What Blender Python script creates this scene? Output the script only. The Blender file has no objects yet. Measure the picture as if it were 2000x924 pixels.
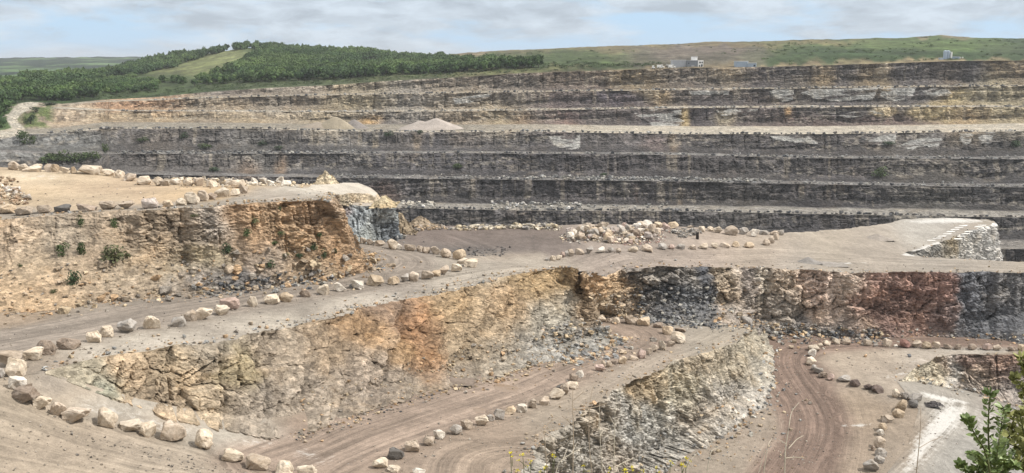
import bpy, bmesh, math, random
import numpy as np
from mathutils import Vector, Matrix, geometry
R = math.radians
rng = np.random.default_rng(7)
random.seed(7)
SC = bpy.context.scene
COL = SC.collection
# ------------------------------------------------------------------ camera
ZC = 60.0                       # height of the camera; depths h are measured down from it
F = 2000.0                      # focal length in photo pixels (photo 2000 x 924)
PITCH = math.atan(342 / F)
CA, SA = math.cos(PITCH), math.sin(PITCH)
def ray(px, py):
    xc = (px - 1000.0) / F; yc = (462.0 - py) / F
    return xc, CA + yc * SA, SA - yc * CA          # X, Y, downwards
def at_d(px, py, D):
    x, y, d = ray(px, py)
    return np.array([x / y * D, D, ZC - d / y * D])
def proj(P):
    X, Y, Z = P[..., 0], P[..., 1], P[..., 2] - ZC
    dep = np.maximum(Y * CA - Z * SA, 0.1)
    return 1000 + F * X / dep, 462 - F * (Y * SA + Z * CA) / dep
cd = bpy.data.cameras.new('camera'); cam = bpy.data.objects.new('camera', cd); COL.objects.link(cam)
cd.sensor_width = 36; cd.lens = 36; cd.clip_start = 0.2; cd.clip_end = 30000
cam.location = (0, 0, ZC); cam.rotation_euler = (R(90) - PITCH, 0, 0)
SC.camera = cam
# ------------------------------------------------------------------ noise
def h01(*ints, seed=0):
    v = np.uint32((seed * 0x9E3779B1 + 0x85EBCA6B) & 0xFFFFFFFF)
    v = np.full(np.shape(ints[0]), v, dtype=np.uint32)
    with np.errstate(over='ignore'):
        for a in ints:
            v = v ^ (np.asarray(a).astype(np.int64) & 0xFFFFFFFF).astype(np.uint32)
            v = v * np.uint32(0xCC9E2D51); v = v ^ (v >> np.uint32(15))
            v = v * np.uint32(0x1B873593); v = v ^ (v >> np.uint32(13))
        v = v * np.uint32(0x85EBCA6B); v = v ^ (v >> np.uint32(16))
    return v.astype(np.float64) / 4294967295.0
def vn(x, y, seed=0):
    x = np.asarray(x, float); y = np.asarray(y, float)
    ix = np.floor(x); iy = np.floor(y); fx = x - ix; fy = y - iy
    fx = fx * fx * (3 - 2 * fx); fy = fy * fy * (3 - 2 * fy)
    a = h01(ix, iy, seed=seed); b = h01(ix + 1, iy, seed=seed)
    c = h01(ix, iy + 1, seed=seed); d = h01(ix + 1, iy + 1, seed=seed)
    return (a * (1 - fx) + b * fx) * (1 - fy) + (c * (1 - fx) + d * fx) * fy
def fbm(x, y, seed=0, o=4, g=0.5):
    r = 0; a = 1; t = 0
    for i in range(o):
        r = r + a * vn(x * 2 ** i + 13.7 * i, y * 2 ** i + 7.1 * i, seed + i); t += a; a *= g
    return r / t                                        # 0..1
def voro(x, y, seed=0):
    x = np.asarray(x, float); y = np.asarray(y, float)
    ix = np.floor(x); iy = np.floor(y)
    f1 = np.full(x.shape, 9.0); f2 = np.full(x.shape, 9.0); cid = np.zeros(x.shape); cx = np.zeros(x.shape); cy = np.zeros(x.shape)
    for dx in (-1, 0, 1):
        for dy in (-1, 0, 1):
            a = ix + dx; b = iy + dy
            qx = a + h01(a, b, seed=seed + 1); qy = b + h01(a, b, seed=seed + 2)
            d = np.maximum(np.abs(qx - x), np.abs(qy - y)) * 0.6 + np.hypot(qx - x, qy - y) * 0.4
            n = d < f1
            f2 = np.where(n, f1, np.minimum(f2, d))
            cid = np.where(n, h01(a, b, seed=seed + 3), cid)
            cx = np.where(n, qx - x, cx); cy = np.where(n, qy - y, cy); f1 = np.where(n, d, f1)
    return f1, f2, cid, cx, cy
def sst(a, b, x):
    t = np.clip((x - a) / (b - a), 0, 1); return t * t * (3 - 2 * t)
def lin(c):
    c = np.asarray(c, float) / 255.0
    return np.where(c <= 0.04045, c / 12.92, ((c + 0.055) / 1.055) ** 2.4)
# ------------------------------------------------------------------ surfaces through control points
class Surf:
    def __init__(s, pts, plane=False):
        P = np.array([at_d(px, py, D) for px, py, D in pts])
        s.xy = P[:, :2] / 50.0; z = P[:, 2]; n = len(z)
        A = np.c_[np.ones(n), s.xy]
        if plane or n <= 3:
            s.w = None; s.c = np.linalg.lstsq(A, z, rcond=None)[0]; return
        K = s.k(np.hypot(*(s.xy[:, None] - s.xy[None]).transpose(2, 0, 1))) + np.eye(n) * 2e-3
        M = np.block([[K, A], [A.T, np.zeros((3, 3))]])
        sol = np.linalg.solve(M, np.r_[z, 0, 0, 0]); s.w = sol[:n]; s.c = sol[n:]
    @staticmethod
    def k(r): return r                                   # gentle: no overshoot far outside
    def z0(s, X, Y):
        X = np.asarray(X, float); Y = np.asarray(Y, float)
        r = s.c[0] + s.c[1] * X / 50 + s.c[2] * Y / 50
        if s.w is not None:
            for (a, b), w in zip(s.xy, s.w): r = r + w * np.hypot(X / 50 - a, Y / 50 - b)
        return r
    def z(s, X, Y):
        return s.z0(X, Y) + 0.35 * (fbm(np.asarray(X) / 11, np.asarray(Y) / 11, 3, 3) - 0.5) + 0.16 * (fbm(np.asarray(X) / 2.3, np.asarray(Y) / 2.3, 9, 3) - 0.5)
    def hit(s, px, py):
        x, y, d = ray(px, py); k = d / y; D = 120.0
        for _ in range(60):
            h = ZC - float(s.z0(x / y * D, D)); Dn = h / k
            D = D + 0.6 * (np.clip(Dn, 20, 900) - D)
        return np.array([x / y * D, D, float(s.z(x / y * D, D))])
# ------------------------------------------------------------------ object helpers
def mesh_np(name, V, faces, mats, attrs=None, smooth=False, kind=None, parent=None, mi=None):
    """faces: (n,3) or (n,4) array or list of them"""
    me = bpy.data.meshes.new(name)
    fl = faces if isinstance(faces, list) else [faces]
    fl = [np.asarray(f, dtype=np.int32) for f in fl if len(f)]
    nl = sum(f.size for f in fl); nf = sum(len(f) for f in fl)
    me.vertices.add(len(V)); me.vertices.foreach_set('co', np.asarray(V, dtype=np.float32).ravel())
    me.loops.add(nl); me.loops.foreach_set('vertex_index', np.concatenate([f.ravel() for f in fl]))
    me.polygons.add(nf)
    tot = np.concatenate([np.full(len(f), f.shape[1], dtype=np.int32) for f in fl])
    me.polygons.foreach_set('loop_start', np.r_[0, np.cumsum(tot)[:-1]].astype(np.int32))
    me.polygons.foreach_set('use_smooth', np.full(nf, smooth))
    for m in (mats if isinstance(mats, (list, tuple)) else [mats]): me.materials.append(m)
    if mi is not None: me.polygons.foreach_set('material_index', np.asarray(mi, dtype=np.int32))
    me.update(calc_edges=True)
    for k, a in (attrs or {}).items():
        a = np.asarray(a, dtype=np.float32)
        if a.ndim == 1:
            at = me.attributes.new(k, 'FLOAT', 'POINT'); at.data.foreach_set('value', a)
        else:
            at = me.attributes.new(k, 'FLOAT_VECTOR', 'POINT'); at.data.foreach_set('vector', a[:, :3].ravel())
    o = bpy.data.objects.new(name, me); COL.objects.link(o)
    if kind: o['kind'] = kind
    if parent is not None: o.parent = parent
    return o
def tag(o, label, cat, group=None):
    o['label'] = label; o['category'] = cat
    if group: o['group'] = group
    return o
def empty(name, loc, label, cat, group=None, rz=0):
    o = bpy.data.objects.new(name, None); COL.objects.link(o); o.location = loc; o.rotation_euler = (0, 0, rz)
    return tag(o, label, cat, group)
def bm_obj(name, bm, mat, parent=None, smooth=False):
    me = bpy.data.meshes.new(name); bm.to_mesh(me); bm.free(); me.materials.append(mat)
    if smooth: me.polygons.foreach_set('use_smooth', np.ones(len(me.polygons), bool))
    o = bpy.data.objects.new(name, me); COL.objects.link(o); o.parent = parent
    return o
def boxbm(bm, x0, y0, z0, x1, y1, z1, bev=0):
    m = Matrix.Translation(((x0 + x1) / 2, (y0 + y1) / 2, (z0 + z1) / 2)) @ Matrix.Diagonal((abs(x1 - x0), abs(y1 - y0), abs(z1 - z0), 1))
    r = bmesh.ops.create_cube(bm, size=1, matrix=m)
    if bev:
        es = list({e for v in r['verts'] for e in v.link_edges})
        bmesh.ops.bevel(bm, geom=es, offset=bev, segments=1, affect='EDGES')
def tubes(paths):
    """paths: list of (points (n,3), radii (n,)) -> verts, quads"""
    V = []; Q = []; n0 = 0; K = 6
    for P, r in paths:
        P = np.asarray(P, float); r = np.asarray(r, float); n = len(P)
        T = np.gradient(P, axis=0); T /= np.linalg.norm(T, axis=1)[:, None] + 1e-9
        up = np.where(np.abs(T[:, 2:3]) < 0.9, np.array([[0, 0, 1.0]]), np.array([[1.0, 0, 0]]))
        A = np.cross(T, up); A /= np.linalg.norm(A, axis=1)[:, None] + 1e-9; B = np.cross(T, A)
        for i in range(K):
            t = 2 * math.pi * i / K
            V.append(P + (A * math.cos(t) + B * math.sin(t)) * r[:, None])
        vv = np.stack(V[-K:], 1).reshape(-1, 3); del V[-K:]; V.append(vv)
        for j in range(n - 1):
            for i in range(K):
                Q.append((n0 + j * K + i, n0 + j * K + (i + 1) % K, n0 + (j + 1) * K + (i + 1) % K, n0 + (j + 1) * K + i))
        n0 += n * K
    return np.concatenate(V), np.array(Q)
# ------------------------------------------------------------------ materials
def new_mat(name):
    m = bpy.data.materials.new(name); m.use_nodes = True
    nt = m.node_tree; b = nt.nodes['Principled BSDF']; b.inputs['Roughness'].default_value = 0.95
    b.inputs['Specular IOR Level'].default_value = 0.2
    return m, nt, b
def nd(nt, t, **kw):
    n = nt.nodes.new(t)
    for k, v in kw.items():
        if k.startswith('i_'): n.inputs[k[2:]].default_value = v
        else: setattr(n, k, v)
    return n
def noise(nt, vec, scale, detail=6, rough=0.6, dist=0.0):
    n = nd(nt, 'ShaderNodeTexNoise'); n.inputs['Scale'].default_value = scale; n.inputs['Detail'].default_value = detail
    n.inputs['Roughness'].default_value = rough; n.inputs['Distortion'].default_value = dist
    if vec is not None: nt.links.new(vec, n.inputs['Vector'])
    return n.outputs['Fac']
def mapr(nt, v, a, b, c, d):
    n = nd(nt, 'ShaderNodeMapRange'); n.inputs[1].default_value = a; n.inputs[2].default_value = b
    n.inputs[3].default_value = c; n.inputs[4].default_value = d; nt.links.new(v, n.inputs[0]); return n.outputs[0]
def mth(nt, op, a, b=None):
    n = nd(nt, 'ShaderNodeMath', operation=op)
    for i, v in enumerate((a, b)):
        if v is None: continue
        if isinstance(v, (int, float)): n.inputs[i].default_value = v
        else: nt.links.new(v, n.inputs[i])
    return n.outputs[0]
def vscale(nt, c, f):
    n = nd(nt, 'ShaderNodeVectorMath', operation='SCALE'); nt.links.new(c, n.inputs[0]); nt.links.new(f, n.inputs['Scale']); return n.outputs[0]
def mix(nt, f, a, b, blend='MIX'):
    n = nd(nt, 'ShaderNodeMix', data_type='RGBA', blend_type=blend)
    for i, v in ((0, f), (6, a), (7, b)):
        if isinstance(v, (int, float)): n.inputs[i].default_value = v
        elif isinstance(v, (tuple, list)): n.inputs[i].default_value = (*v[:3], 1)
        else: nt.links.new(v, n.inputs[i])
    return n.outputs[2]
def smap(nt, vec, sx, sy, sz):
    n = nd(nt, 'ShaderNodeMapping'); n.inputs['Scale'].default_value = (sx, sy, sz); nt.links.new(vec, n.inputs['Vector']); return n.outputs[0]
def attr(nt, name):
    return nd(nt, 'ShaderNodeAttribute', attribute_name=name)
def bump(nt, h, b, strength, dist):
    n = nd(nt, 'ShaderNodeBump'); n.inputs['Strength'].default_value = strength; n.inputs['Distance'].default_value = dist
    nt.links.new(h, n.inputs['Height']); nt.links.new(n.outputs[0], b.inputs['Normal']); return n
def rock_mat(name, fine=1.0):
    m, nt, b = new_mat(name)
    pos = nd(nt, 'ShaderNodeNewGeometry').outputs['Position']
    col = attr(nt, 'Col').outputs['Vector']
    n1 = noise(nt, pos, 0.55 * fine, 8, 0.7)
    n2 = noise(nt, smap(nt, pos, 0.7, 0.7, 3.2), 0.9 * fine, 7, 0.75, 0.6)
    n3 = noise(nt, pos, 3.5 * fine, 5, 0.7)
    f = mth(nt, 'MULTIPLY', mapr(nt, n1, 0.3, 0.7, 0.72, 1.3), mapr(nt, n2, 0.3, 0.7, 0.7, 1.32))
    f = mth(nt, 'MULTIPLY', f, mapr(nt, n3, 0.3, 0.72, 0.74, 1.26))
    vc = nd(nt, 'ShaderNodeTexVoronoi', feature='F1'); vc.inputs['Scale'].default_value = 1.5 * fine
    nt.links.new(smap(nt, pos, 1, 1, 2.4), vc.inputs['Vector'])
    sv = nd(nt, 'ShaderNodeSeparateXYZ'); nt.links.new(vc.outputs['Color'], sv.inputs[0])
    f = mth(nt, 'MULTIPLY', f, mapr(nt, sv.outputs[0], 0, 1, 0.72, 1.28))
    c = vscale(nt, col, f)
    # iron staining / lime: hue drifts
    n4 = noise(nt, pos, 0.22 * fine, 5, 0.65, 0.4)
    c = mix(nt, mapr(nt, n4, 0.52, 0.68, 0.0, 0.5), c, mix(nt, 1.0, c, (1.10, 0.98, 0.82), 'MULTIPLY'))
    n5 = noise(nt, pos, 0.31 * fine, 5, 0.65, 0.4)
    c = mix(nt, mapr(nt, n5, 0.55, 0.7, 0.0, 0.5), c, mix(nt, 1.0, c, (0.92, 0.97, 1.04), 'MULTIPLY'))
    nt.links.new(c, b.inputs['Base Color'])
    vo = nd(nt, 'ShaderNodeTexVoronoi', feature='F1'); vo.inputs['Scale'].default_value = 1.6 * fine
    nt.links.new(smap(nt, pos, 1, 1, 1.9), vo.inputs['Vector'])
    h = mth(nt, 'ADD', mth(nt, 'MULTIPLY', vo.outputs['Distance'], 0.7), mth(nt, 'ADD', n2, mth(nt, 'MULTIPLY', n3, 0.5)))
    h = mth(nt, 'ADD', h, mth(nt, 'MULTIPLY', sv.outputs[1], 0.35))
    bump(nt, h, b, 1.0, 0.55 / fine)
    return m
def ground_mat(name):
    m, nt, b = new_mat(name)
    pos = nd(nt, 'ShaderNodeNewGeometry').outputs['Position']
    col = attr(nt, 'Col').outputs['Vector']
    tr = attr(nt, 'road').outputs['Vector']              # x: metres across the track, y: metres along, z: strength
    sp = nd(nt, 'ShaderNodeSeparateXYZ'); nt.links.new(tr, sp.inputs[0])
    n1 = noise(nt, pos, 0.18, 8, 0.68); n2 = noise(nt, pos, 1.3, 8, 0.72); n3 = noise(nt, pos, 7.0, 4, 0.7)
    st = noise(nt, smap(nt, tr, 1.6, 0.045, 0.0), 1.0, 5, 0.7)
    st2 = noise(nt, smap(nt, tr, 0.5, 0.02, 0.0), 1.0, 3, 0.6)
    stf = mth(nt, 'MULTIPLY', mapr(nt, st, 0.3, 0.7, 0.55, 1.45), mapr(nt, st2, 0.3, 0.7, 0.78, 1.22))
    stm = mth(nt, 'ADD', mth(nt, 'MULTIPLY', mth(nt, 'SUBTRACT', stf, 1.0), sp.outputs[2]), 1.0)
    f = mth(nt, 'MULTIPLY', mapr(nt, n1, 0.3, 0.7, 0.80, 1.2), mapr(nt, n2, 0.3, 0.7, 0.76, 1.24))
    f = mth(nt, 'MULTIPLY', mth(nt, 'MULTIPLY', f, mapr(nt, n3, 0.3, 0.7, 0.86, 1.14)), stm)
    c = vscale(nt, col, f)
    # pale stone dust, threshold broken up by noise
    du = mth(nt, 'ADD', attr(nt, 'dust').outputs['Fac'], mth(nt, 'ADD', mth(nt, 'MULTIPLY', mth(nt, 'SUBTRACT', n2, 0.5), 1.1), mth(nt, 'MULTIPLY', mth(nt, 'SUBTRACT', st, 0.5), 0.9)))
    c = mix(nt, mapr(nt, du, 0.42, 0.78, 0.0, 0.9), c, (0.50, 0.49, 0.47))
    nt.links.new(c, b.inputs['Base Color'])
    # scattered grit
    vo = nd(nt, 'ShaderNodeTexVoronoi', feature='F1'); vo.inputs['Scale'].default_value = 2.2; nt.links.new(pos, vo.inputs['Vector'])
    grit = mapr(nt, vo.outputs['Distance'], 0.0, 0.22, 1.0, 0.0)
    h = mth(nt, 'ADD', mth(nt, 'ADD', mth(nt, 'MULTIPLY', n2, 0.8), mth(nt, 'MULTIPLY', n3, 0.25)), mth(nt, 'ADD', mth(nt, 'MULTIPLY', grit, 0.35), mth(nt, 'MULTIPLY', mth(nt, 'MULTIPLY', st, 0.9), sp.outputs[2])))
    bump(nt, h, b, 0.7, 0.3)
    return m
def boulder_mat(name, rgb, k=1.0):
    m, nt, b = new_mat(name)
    tc = nd(nt, 'ShaderNodeTexCoord').outputs['Object']
    oi = nd(nt, 'ShaderNodeObjectInfo').outputs['Random']
    ad = nd(nt, 'ShaderNodeVectorMath', operation='ADD'); nt.links.new(tc, ad.inputs[0])
    sc = mth(nt, 'MULTIPLY', oi, 40.0); cx = nd(nt, 'ShaderNodeCombineXYZ'); nt.links.new(sc, cx.inputs[0]); nt.links.new(sc, cx.inputs[1]); nt.links.new(cx.outputs[0], ad.inputs[1])
    v = ad.outputs[0]
    n1 = noise(nt, v, 1.6, 7, 0.7, 0.5); n2 = noise(nt, v, 6, 6, 0.75)
    base = lin(rgb) * k; base = tuple(base.mean() + 0.52 * (base - base.mean()))
    c = mix(nt, mapr(nt, n1, 0.4, 0.65, 0, 1), tuple(np.array(base) * np.array((0.80, 0.75, 0.69))), tuple(np.array(base) * 1.18))
    f = mth(nt, 'MULTIPLY', mapr(nt, n2, 0.3, 0.7, 0.72, 1.28), mapr(nt, oi, 0, 1, 0.82, 1.18))
    nt.links.new(vscale(nt, c, f), b.inputs['Base Color'])
    bump(nt, mth(nt, 'ADD', n1, mth(nt, 'MULTIPLY', n2, 0.5)), b, 0.6, 0.15)
    return m
def leaf_mat(name, rgb, var=0.5, transl=0.0, scale=0.25):
    m, nt, b = new_mat(name)
    pos = nd(nt, 'ShaderNodeNewGeometry').outputs['Position']
    n1 = noise(nt, pos, scale, 3, 0.6); n2 = noise(nt, pos, scale * 9, 3, 0.6)
    oi = nd(nt, 'ShaderNodeObjectInfo').outputs['Random']
    f = mth(nt, 'MULTIPLY', mapr(nt, n1, 0.3, 0.7, 1 - var, 1 + var), mapr(nt, n2, 0.3, 0.7, 0.7, 1.3))
    f = mth(nt, 'MULTIPLY', f, mapr(nt, oi, 0, 1, 0.75, 1.25))
    at = attr(nt, 'Col').outputs['Vector'] if rgb is None else None
    if at is None:
        rg = nd(nt, 'ShaderNodeRGB'); rg.outputs[0].default_value = (*rgb, 1); at = rg.outputs[0]
    nt.links.new(vscale(nt, at, f), b.inputs['Base Color'])
    b.inputs['Roughness'].default_value = 0.6
    if transl: b.inputs['Transmission Weight'].default_value = 0; b.inputs['Subsurface Weight'].default_value = 0
    return m
def plain_mat(name, rgb, rough=0.7, metal=0.0, var=0.12, scale=2.0):
    m, nt, b = new_mat(name)
    pos = nd(nt, 'ShaderNodeTexCoord').outputs['Object']
    n1 = noise(nt, pos, scale, 5, 0.65)
    rg = nd(nt, 'ShaderNodeRGB'); rg.outputs[0].default_value = (*rgb, 1)
    nt.links.new(vscale(nt, rg.outputs[0], mapr(nt, n1, 0.3, 0.7, 1 - var, 1 + var)), b.inputs['Base Color'])
    b.inputs['Roughness'].default_value = rough; b.inputs['Metallic'].default_value = metal
    return m
M_ROCK = rock_mat('rock'); M_FAR = rock_mat('rock_far', 0.35); M_GROUND = ground_mat('ground')
# colours blended from geology points: list of (px, py, (r,g,b), radius)
def colour_field(px, py, pts, default, k=1.0, warp=1.0, sat=0.78):
    w = 0.6 * np.ones(np.shape(px)) * 0.02
    acc = w[..., None] * lin(default)
    wx = px + warp * 30 * (fbm(px / 38, py / 30, 51, 3) - 0.5); wy = py + warp * 26 * (fbm(px / 30, py / 26, 57, 3) - 0.5)
    for x, y, c, r in pts:
        rx, ry = r if isinstance(r, tuple) else (r, r * 0.8)
        g = np.exp(-(((wx - x) / rx) ** 2 + ((wy - y) / ry) ** 2))
        acc = acc + g[..., None] * lin(c); w = w + g
    c = acc / w[..., None]; lum = c @ np.array((.3, .55, .15))
    return (lum[..., None] + sat * (c - lum[..., None])) * k
# ------------------------------------------------------------------ the levels of the quarry
S1 = Surf([(60, 700, 82), (90, 725, 78.7), (0, 742, 76.5), (-200, 780, 72), (0, 640, 92), (-200, 640, 90), (430, 664, 93), (640, 622, 105), (350, 570, 112),
           (600, 540, 124), (720, 480, 150), (780, 520, 136), (900, 562, 126), (1115, 522, 140), (950, 505, 150), (1160, 540, 151), (1230, 527, 154), (1400, 520, 163),
           (1480, 524, 165.5), (1560, 526, 167.5), (1900, 532, 169.5), (2200, 536, 173), (1500, 470, 186), (1200, 490, 160), (900, 445, 178), (1200, 440, 185), (1850, 430, 225),
           (1760, 500, 184), (1990, 512, 183), (1300, 500, 166)])
SQ = Surf([(90, 725, 78.7), (0, 742, 76.5), (-200, 780, 72), (20, 765, 74.5), (300, 830, 79), (560, 860, 84), (0, 924, 66), (300, 924, 70), (100, 800, 75.5),
           (600, 924, 76), (760, 890, 82), (1000, 924, 79), (600, 870, 84), (1160, 660, 141), (1470, 645, 150), (1000, 780, 104), (1330, 705, 127), (1100, 840, 93),
           (1250, 618, 155), (1430, 632, 157)])
S3 = Surf([(1500, 662, 161), (1550, 665, 161), (1900, 660, 168), (1480, 652, 163), (1340, 900, 118), (1520, 800, 134), (1650, 924, 115), (1760, 746, 143), (1860, 692, 158), (2000, 693, 158), (1700, 690, 157), (1800, 800, 134)])
SL = Surf([(350, 405, 116), (0, 428, 113), (-200, 440, 112), (150, 335, 155), (-200, 325, 158), (620, 392, 122), (480, 365, 138), (600, 368, 146), (640, 392, 123), (650, 388, 132), (700, 403, 157.5), (755, 402, 155.5), (720, 396, 163), (660, 388, 150)])
SK = Surf([(600, 367, 146), (652, 380, 149), (700, 371, 166), (727, 377, 168), (735, 386, 165.5), (660, 366, 160), (560, 366, 142)])
shl = [(a + (c - a) * t, b + (d - b) * t) for (a, b), (c, d) in (((1757, 746), (1800, 800)), ((1800, 800), (1780, 870)), ((1780, 870), (1740, 924))) for t in (0, .25, .5, .75)] + [(1740, 924)]
S4 = Surf([(a, b, S3.hit(a, b)[1]) for a, b in shl] + [ (1880, 760, 158), (1930, 772, 156), (2010, 805, 150), (2200, 830, 150), (1990, 924, 119), (1850, 850, 127), (2200, 924, 122)])
# S4 joins S3 exactly along this line
def wpt(spec, surf):
    if spec[0] == 'd':
        p = at_d(*spec[1:]); p[2] = surf.z(p[0], p[1]); return p
    if spec[0] == 'w':
        return np.array([spec[1], spec[2], float(surf.z(spec[1], spec[2]))])
    return surf.hit(*spec)
def dens(P, step):
    d = np.r_[0, np.cumsum(np.linalg.norm(np.diff(P[:, :2], axis=0), axis=1))]
    n = max(2, int(d[-1] / step)); t = np.linspace(0, d[-1], n)
    return np.stack([np.interp(t, d, P[:, i]) for i in range(P.shape[1])], 1), t
def smooth1(P, n):
    for _ in range(n):
        P[1:-1] = 0.25 * P[:-2] + 0.5 * P[1:-1] + 0.25 * P[2:]
    return P
def cliff_lines(pairs, top, base, step, jag=0.5, seed=0):
    T = []; B = []
    for p in pairs:
        T.append(wpt(p[0], top)); B.append(wpt(p[1], p[2] if len(p) > 2 else base))
    T = np.array(T); B = np.array(B)
    TB, s = dens(np.c_[(T + B) / 2, T, B], step)
    TB = smooth1(TB, int(1.2 / step)); T = TB[:, 3:6].copy(); B = TB[:, 6:9].copy()
    tg = np.gradient((T + B)[:, :2] / 2, axis=0); tg /= np.linalg.norm(tg, axis=1)[:, None] + 1e-9
    tg = smooth1(tg, int(4 / step)); tg /= np.linalg.norm(tg, axis=1)[:, None] + 1e-9
    N = np.c_[tg[:, 1], -tg[:, 0]]
    if np.sum((B - T)[:, :2] * N) < 0: N = -N
    H = np.maximum(T[:, 2] - B[:, 2], 0.0); a = np.clip(H / 5, 0.15, 1)
    j = jag * 2 * ((fbm(s / 2.6, s * 0, seed + 11, 3) - 0.5) * 1.2 + (fbm(s / 0.7, s * 0, seed + 13, 2) - 0.5) * 0.5)
    T[:, :2] += N * (j * a)[:, None]; T[:, 2] = top.z(T[:, 0], T[:, 1])
    jb = jag * 3 * (fbm(s / 5, s * 0, seed + 17, 3) - 0.5)
    B[:, :2] += N * (jb * a)[:, None]
    if isinstance(base, Surf) and all(len(p) < 3 or p[2] is base for p in pairs): B[:, 2] = np.minimum(base.z(B[:, 0], B[:, 1]) + 0.05, T[:, 2])
    return dict(T=T, B=B, N=N, s=s, H=H)
def rock_disp(s, v, st, seed):
    dip = st.get('dip', 0.06)
    vv = v + dip * s + st.get('fold', 1.2) * (fbm(s / 16, v / 16, seed + 1, 2) - 0.5) * 2
    d = st.get('L', 1.0) * 2 * (fbm(s / 9, v / 12, seed + 2, 3) - 0.5)
    d = d + st.get('B', 0.6) * 2 * (fbm(s / 4.0, v / 22, seed + 3, 3) - 0.5)
    bw, bh = st.get('w', 2.4), st.get('h', 1.4)
    f1, f2, c, cx, cy = voro(s / bw + 0.5 * fbm(s / 3, v / 3, seed + 31, 2), vv / bh, seed + 4)
    msk = st.get('K', 0.8) * (0.6 + 0.55 * sst(0.4, 0.6, fbm(s / 11, v / 7, seed + 5, 3)))
    d = d + msk * ((c - 0.5) * 1.5 + cx * (h01(np.floor(c * 9999), seed=5) - 0.5) * 0.9 + cy * 0.55)
    d = d - msk * 0.75 * np.clip(1 - (f2 - f1) / 0.12, 0, 1)
    f1, f2, c2, cx, cy = voro(s / (bw * 0.36), vv / (bh * 0.4), seed + 6)
    d = d + (0.2 + msk) * st.get('f', 0.45) * ((c2 - 0.5) + cx * (h01(np.floor(c2 * 9999), seed=6) - 0.5) * 1.2 + cy * 0.5) - msk * 0.3 * np.clip(1 - (f2 - f1) / 0.14, 0, 1)
    f1, f2, c3, cx, cy = voro(s / (bw * 0.15), vv / (bh * 0.17), seed + 16); d = d + st.get('f', 0.45) * 0.36 * ((c3 - 0.5) + cx * (c3 - 0.5) * 2 + cy * 0.6)
    sj = s / 4.3 + 0.22 * fbm(v / 2.2, s * 0.02, seed + 61, 3); fj = np.abs(sj - np.floor(sj) - 0.5) * 4.3
    d = d - st.get('J', 0.8) * np.clip(1 - fj / 0.2, 0, 1) * (h01(np.floor(sj), np.floor(vv / 3.1 + h01(np.floor(sj), seed=2)), seed=seed + 62) > 0.45)
    bed = np.floor(vv / st.get('bed', 0.7)); d = d + st.get('S', 0.3) * (h01(bed, np.floor(s / 5 + 3 * h01(bed, seed=seed + 8)), seed=seed + 7) - 0.5)
    d = d + st.get('f', 0.45) * 0.45 * (fbm(s / 0.55, v / 0.55, seed + 9, 3) - 0.5)
    return d, c, c2
def build_cliff(name, L, res, st, cols, default, k, seed=0, kind='structure', mat=None):
    T, B, N, s, H = L['T'], L['B'], L['N'], L['s'], L['H']
    m = max(6, int(np.percentile(H, 95) / res)); n = len(s)
    t = np.r_[np.linspace(0, 1, m), 1.08, 1.3]; mm = len(t)
    tb = np.clip(1 - st.get('talus', 0.3) * (0.3 + 1.4 * fbm(s / 7, s * 0, seed + 21, 3)), 0.2, 0.98)[:, None]
    ga = st.get('ga', 0.4); tt = np.minimum(t, 1)[None, :] * np.ones((n, 1))
    g = np.where(tt < tb, ga * tt / tb, ga + (1 - ga) * (tt - tb) / (1 - tb))
    P = np.empty((n, mm, 3))
    P[:, :, :2] = T[:, None, :2] + (B - T)[:, None, :2] * g[..., None]
    P[:, :, 2] = T[:, None, 2] + (B[:, 2] - T[:, 2])[:, None] * tt - np.maximum(t - 1, 0)[None, :] * np.maximum(H, 1.5)[:, None]
    px, py = proj(P)
    col = colour_field(px, py, cols, default, k, 1.0, st.get('sat', 0.66))
    S = s[:, None] * np.ones((1, mm)); Vv = tt * H[:, None]
    d, c, c2 = rock_disp(S, Vv, st, seed)
    soft = sst(0, 0.25, (tt - tb)) * 0.75
    gul = st.get('gully', 0.0) * 2 * (fbm(S / 1.7, Vv / 14, seed + 41, 3) - 0.5)
    d = d * (1 - soft) + gul + soft * (0.7 * (fbm(S / 1.2, Vv / 1.2, seed + 42, 3) - 0.5) + 0.5 * (fbm(S / 5, Vv / 5, seed + 43, 2) - 0.5))
    d = d * np.clip(Vv / 0.45, 0, 1) * np.clip(H / 4, 0.1, 1)[:, None]
    P[:, :, 0] += N[:, None, 0] * d; P[:, :, 1] += N[:, None, 1] * d
    P[:, :, 2] += 0.18 * (fbm(S / 0.8, Vv / 0.8, seed + 44, 2) - 0.5) * np.clip(Vv / 0.6, 0, 1)
    # each block its own tone; a little of the hue drifts too
    tone = (0.8 + 0.4 * c) * (0.86 + 0.28 * c2)
    tone = tone * (1 - soft) + soft
    col = col * tone[..., None]
    idx = np.arange(n * mm).reshape(n, mm)
    q = np.stack([idx[:-1, :-1], idx[1:, :-1], idx[1:, 1:], idx[:-1, 1:]], -1).reshape(-1, 4)
    o = mesh_np(name, P.reshape(-1, 3), q, mat or M_ROCK, {'Col': col.reshape(-1, 3)}, kind=kind)
    L['P'] = P
    return o
def inpoly(X, Y, poly):
    r = np.zeros(np.shape(X), bool); x0, y0 = poly[-1]
    for x1, y1 in poly:
        c = (y0 > Y) != (y1 > Y)
        with np.errstate(divide='ignore', invalid='ignore'):
            r ^= c & (X < (x1 - x0) * (Y - y0) / (y1 - y0 + 1e-12) + x0)
        x0, y0 = x1, y1
    return r
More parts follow.
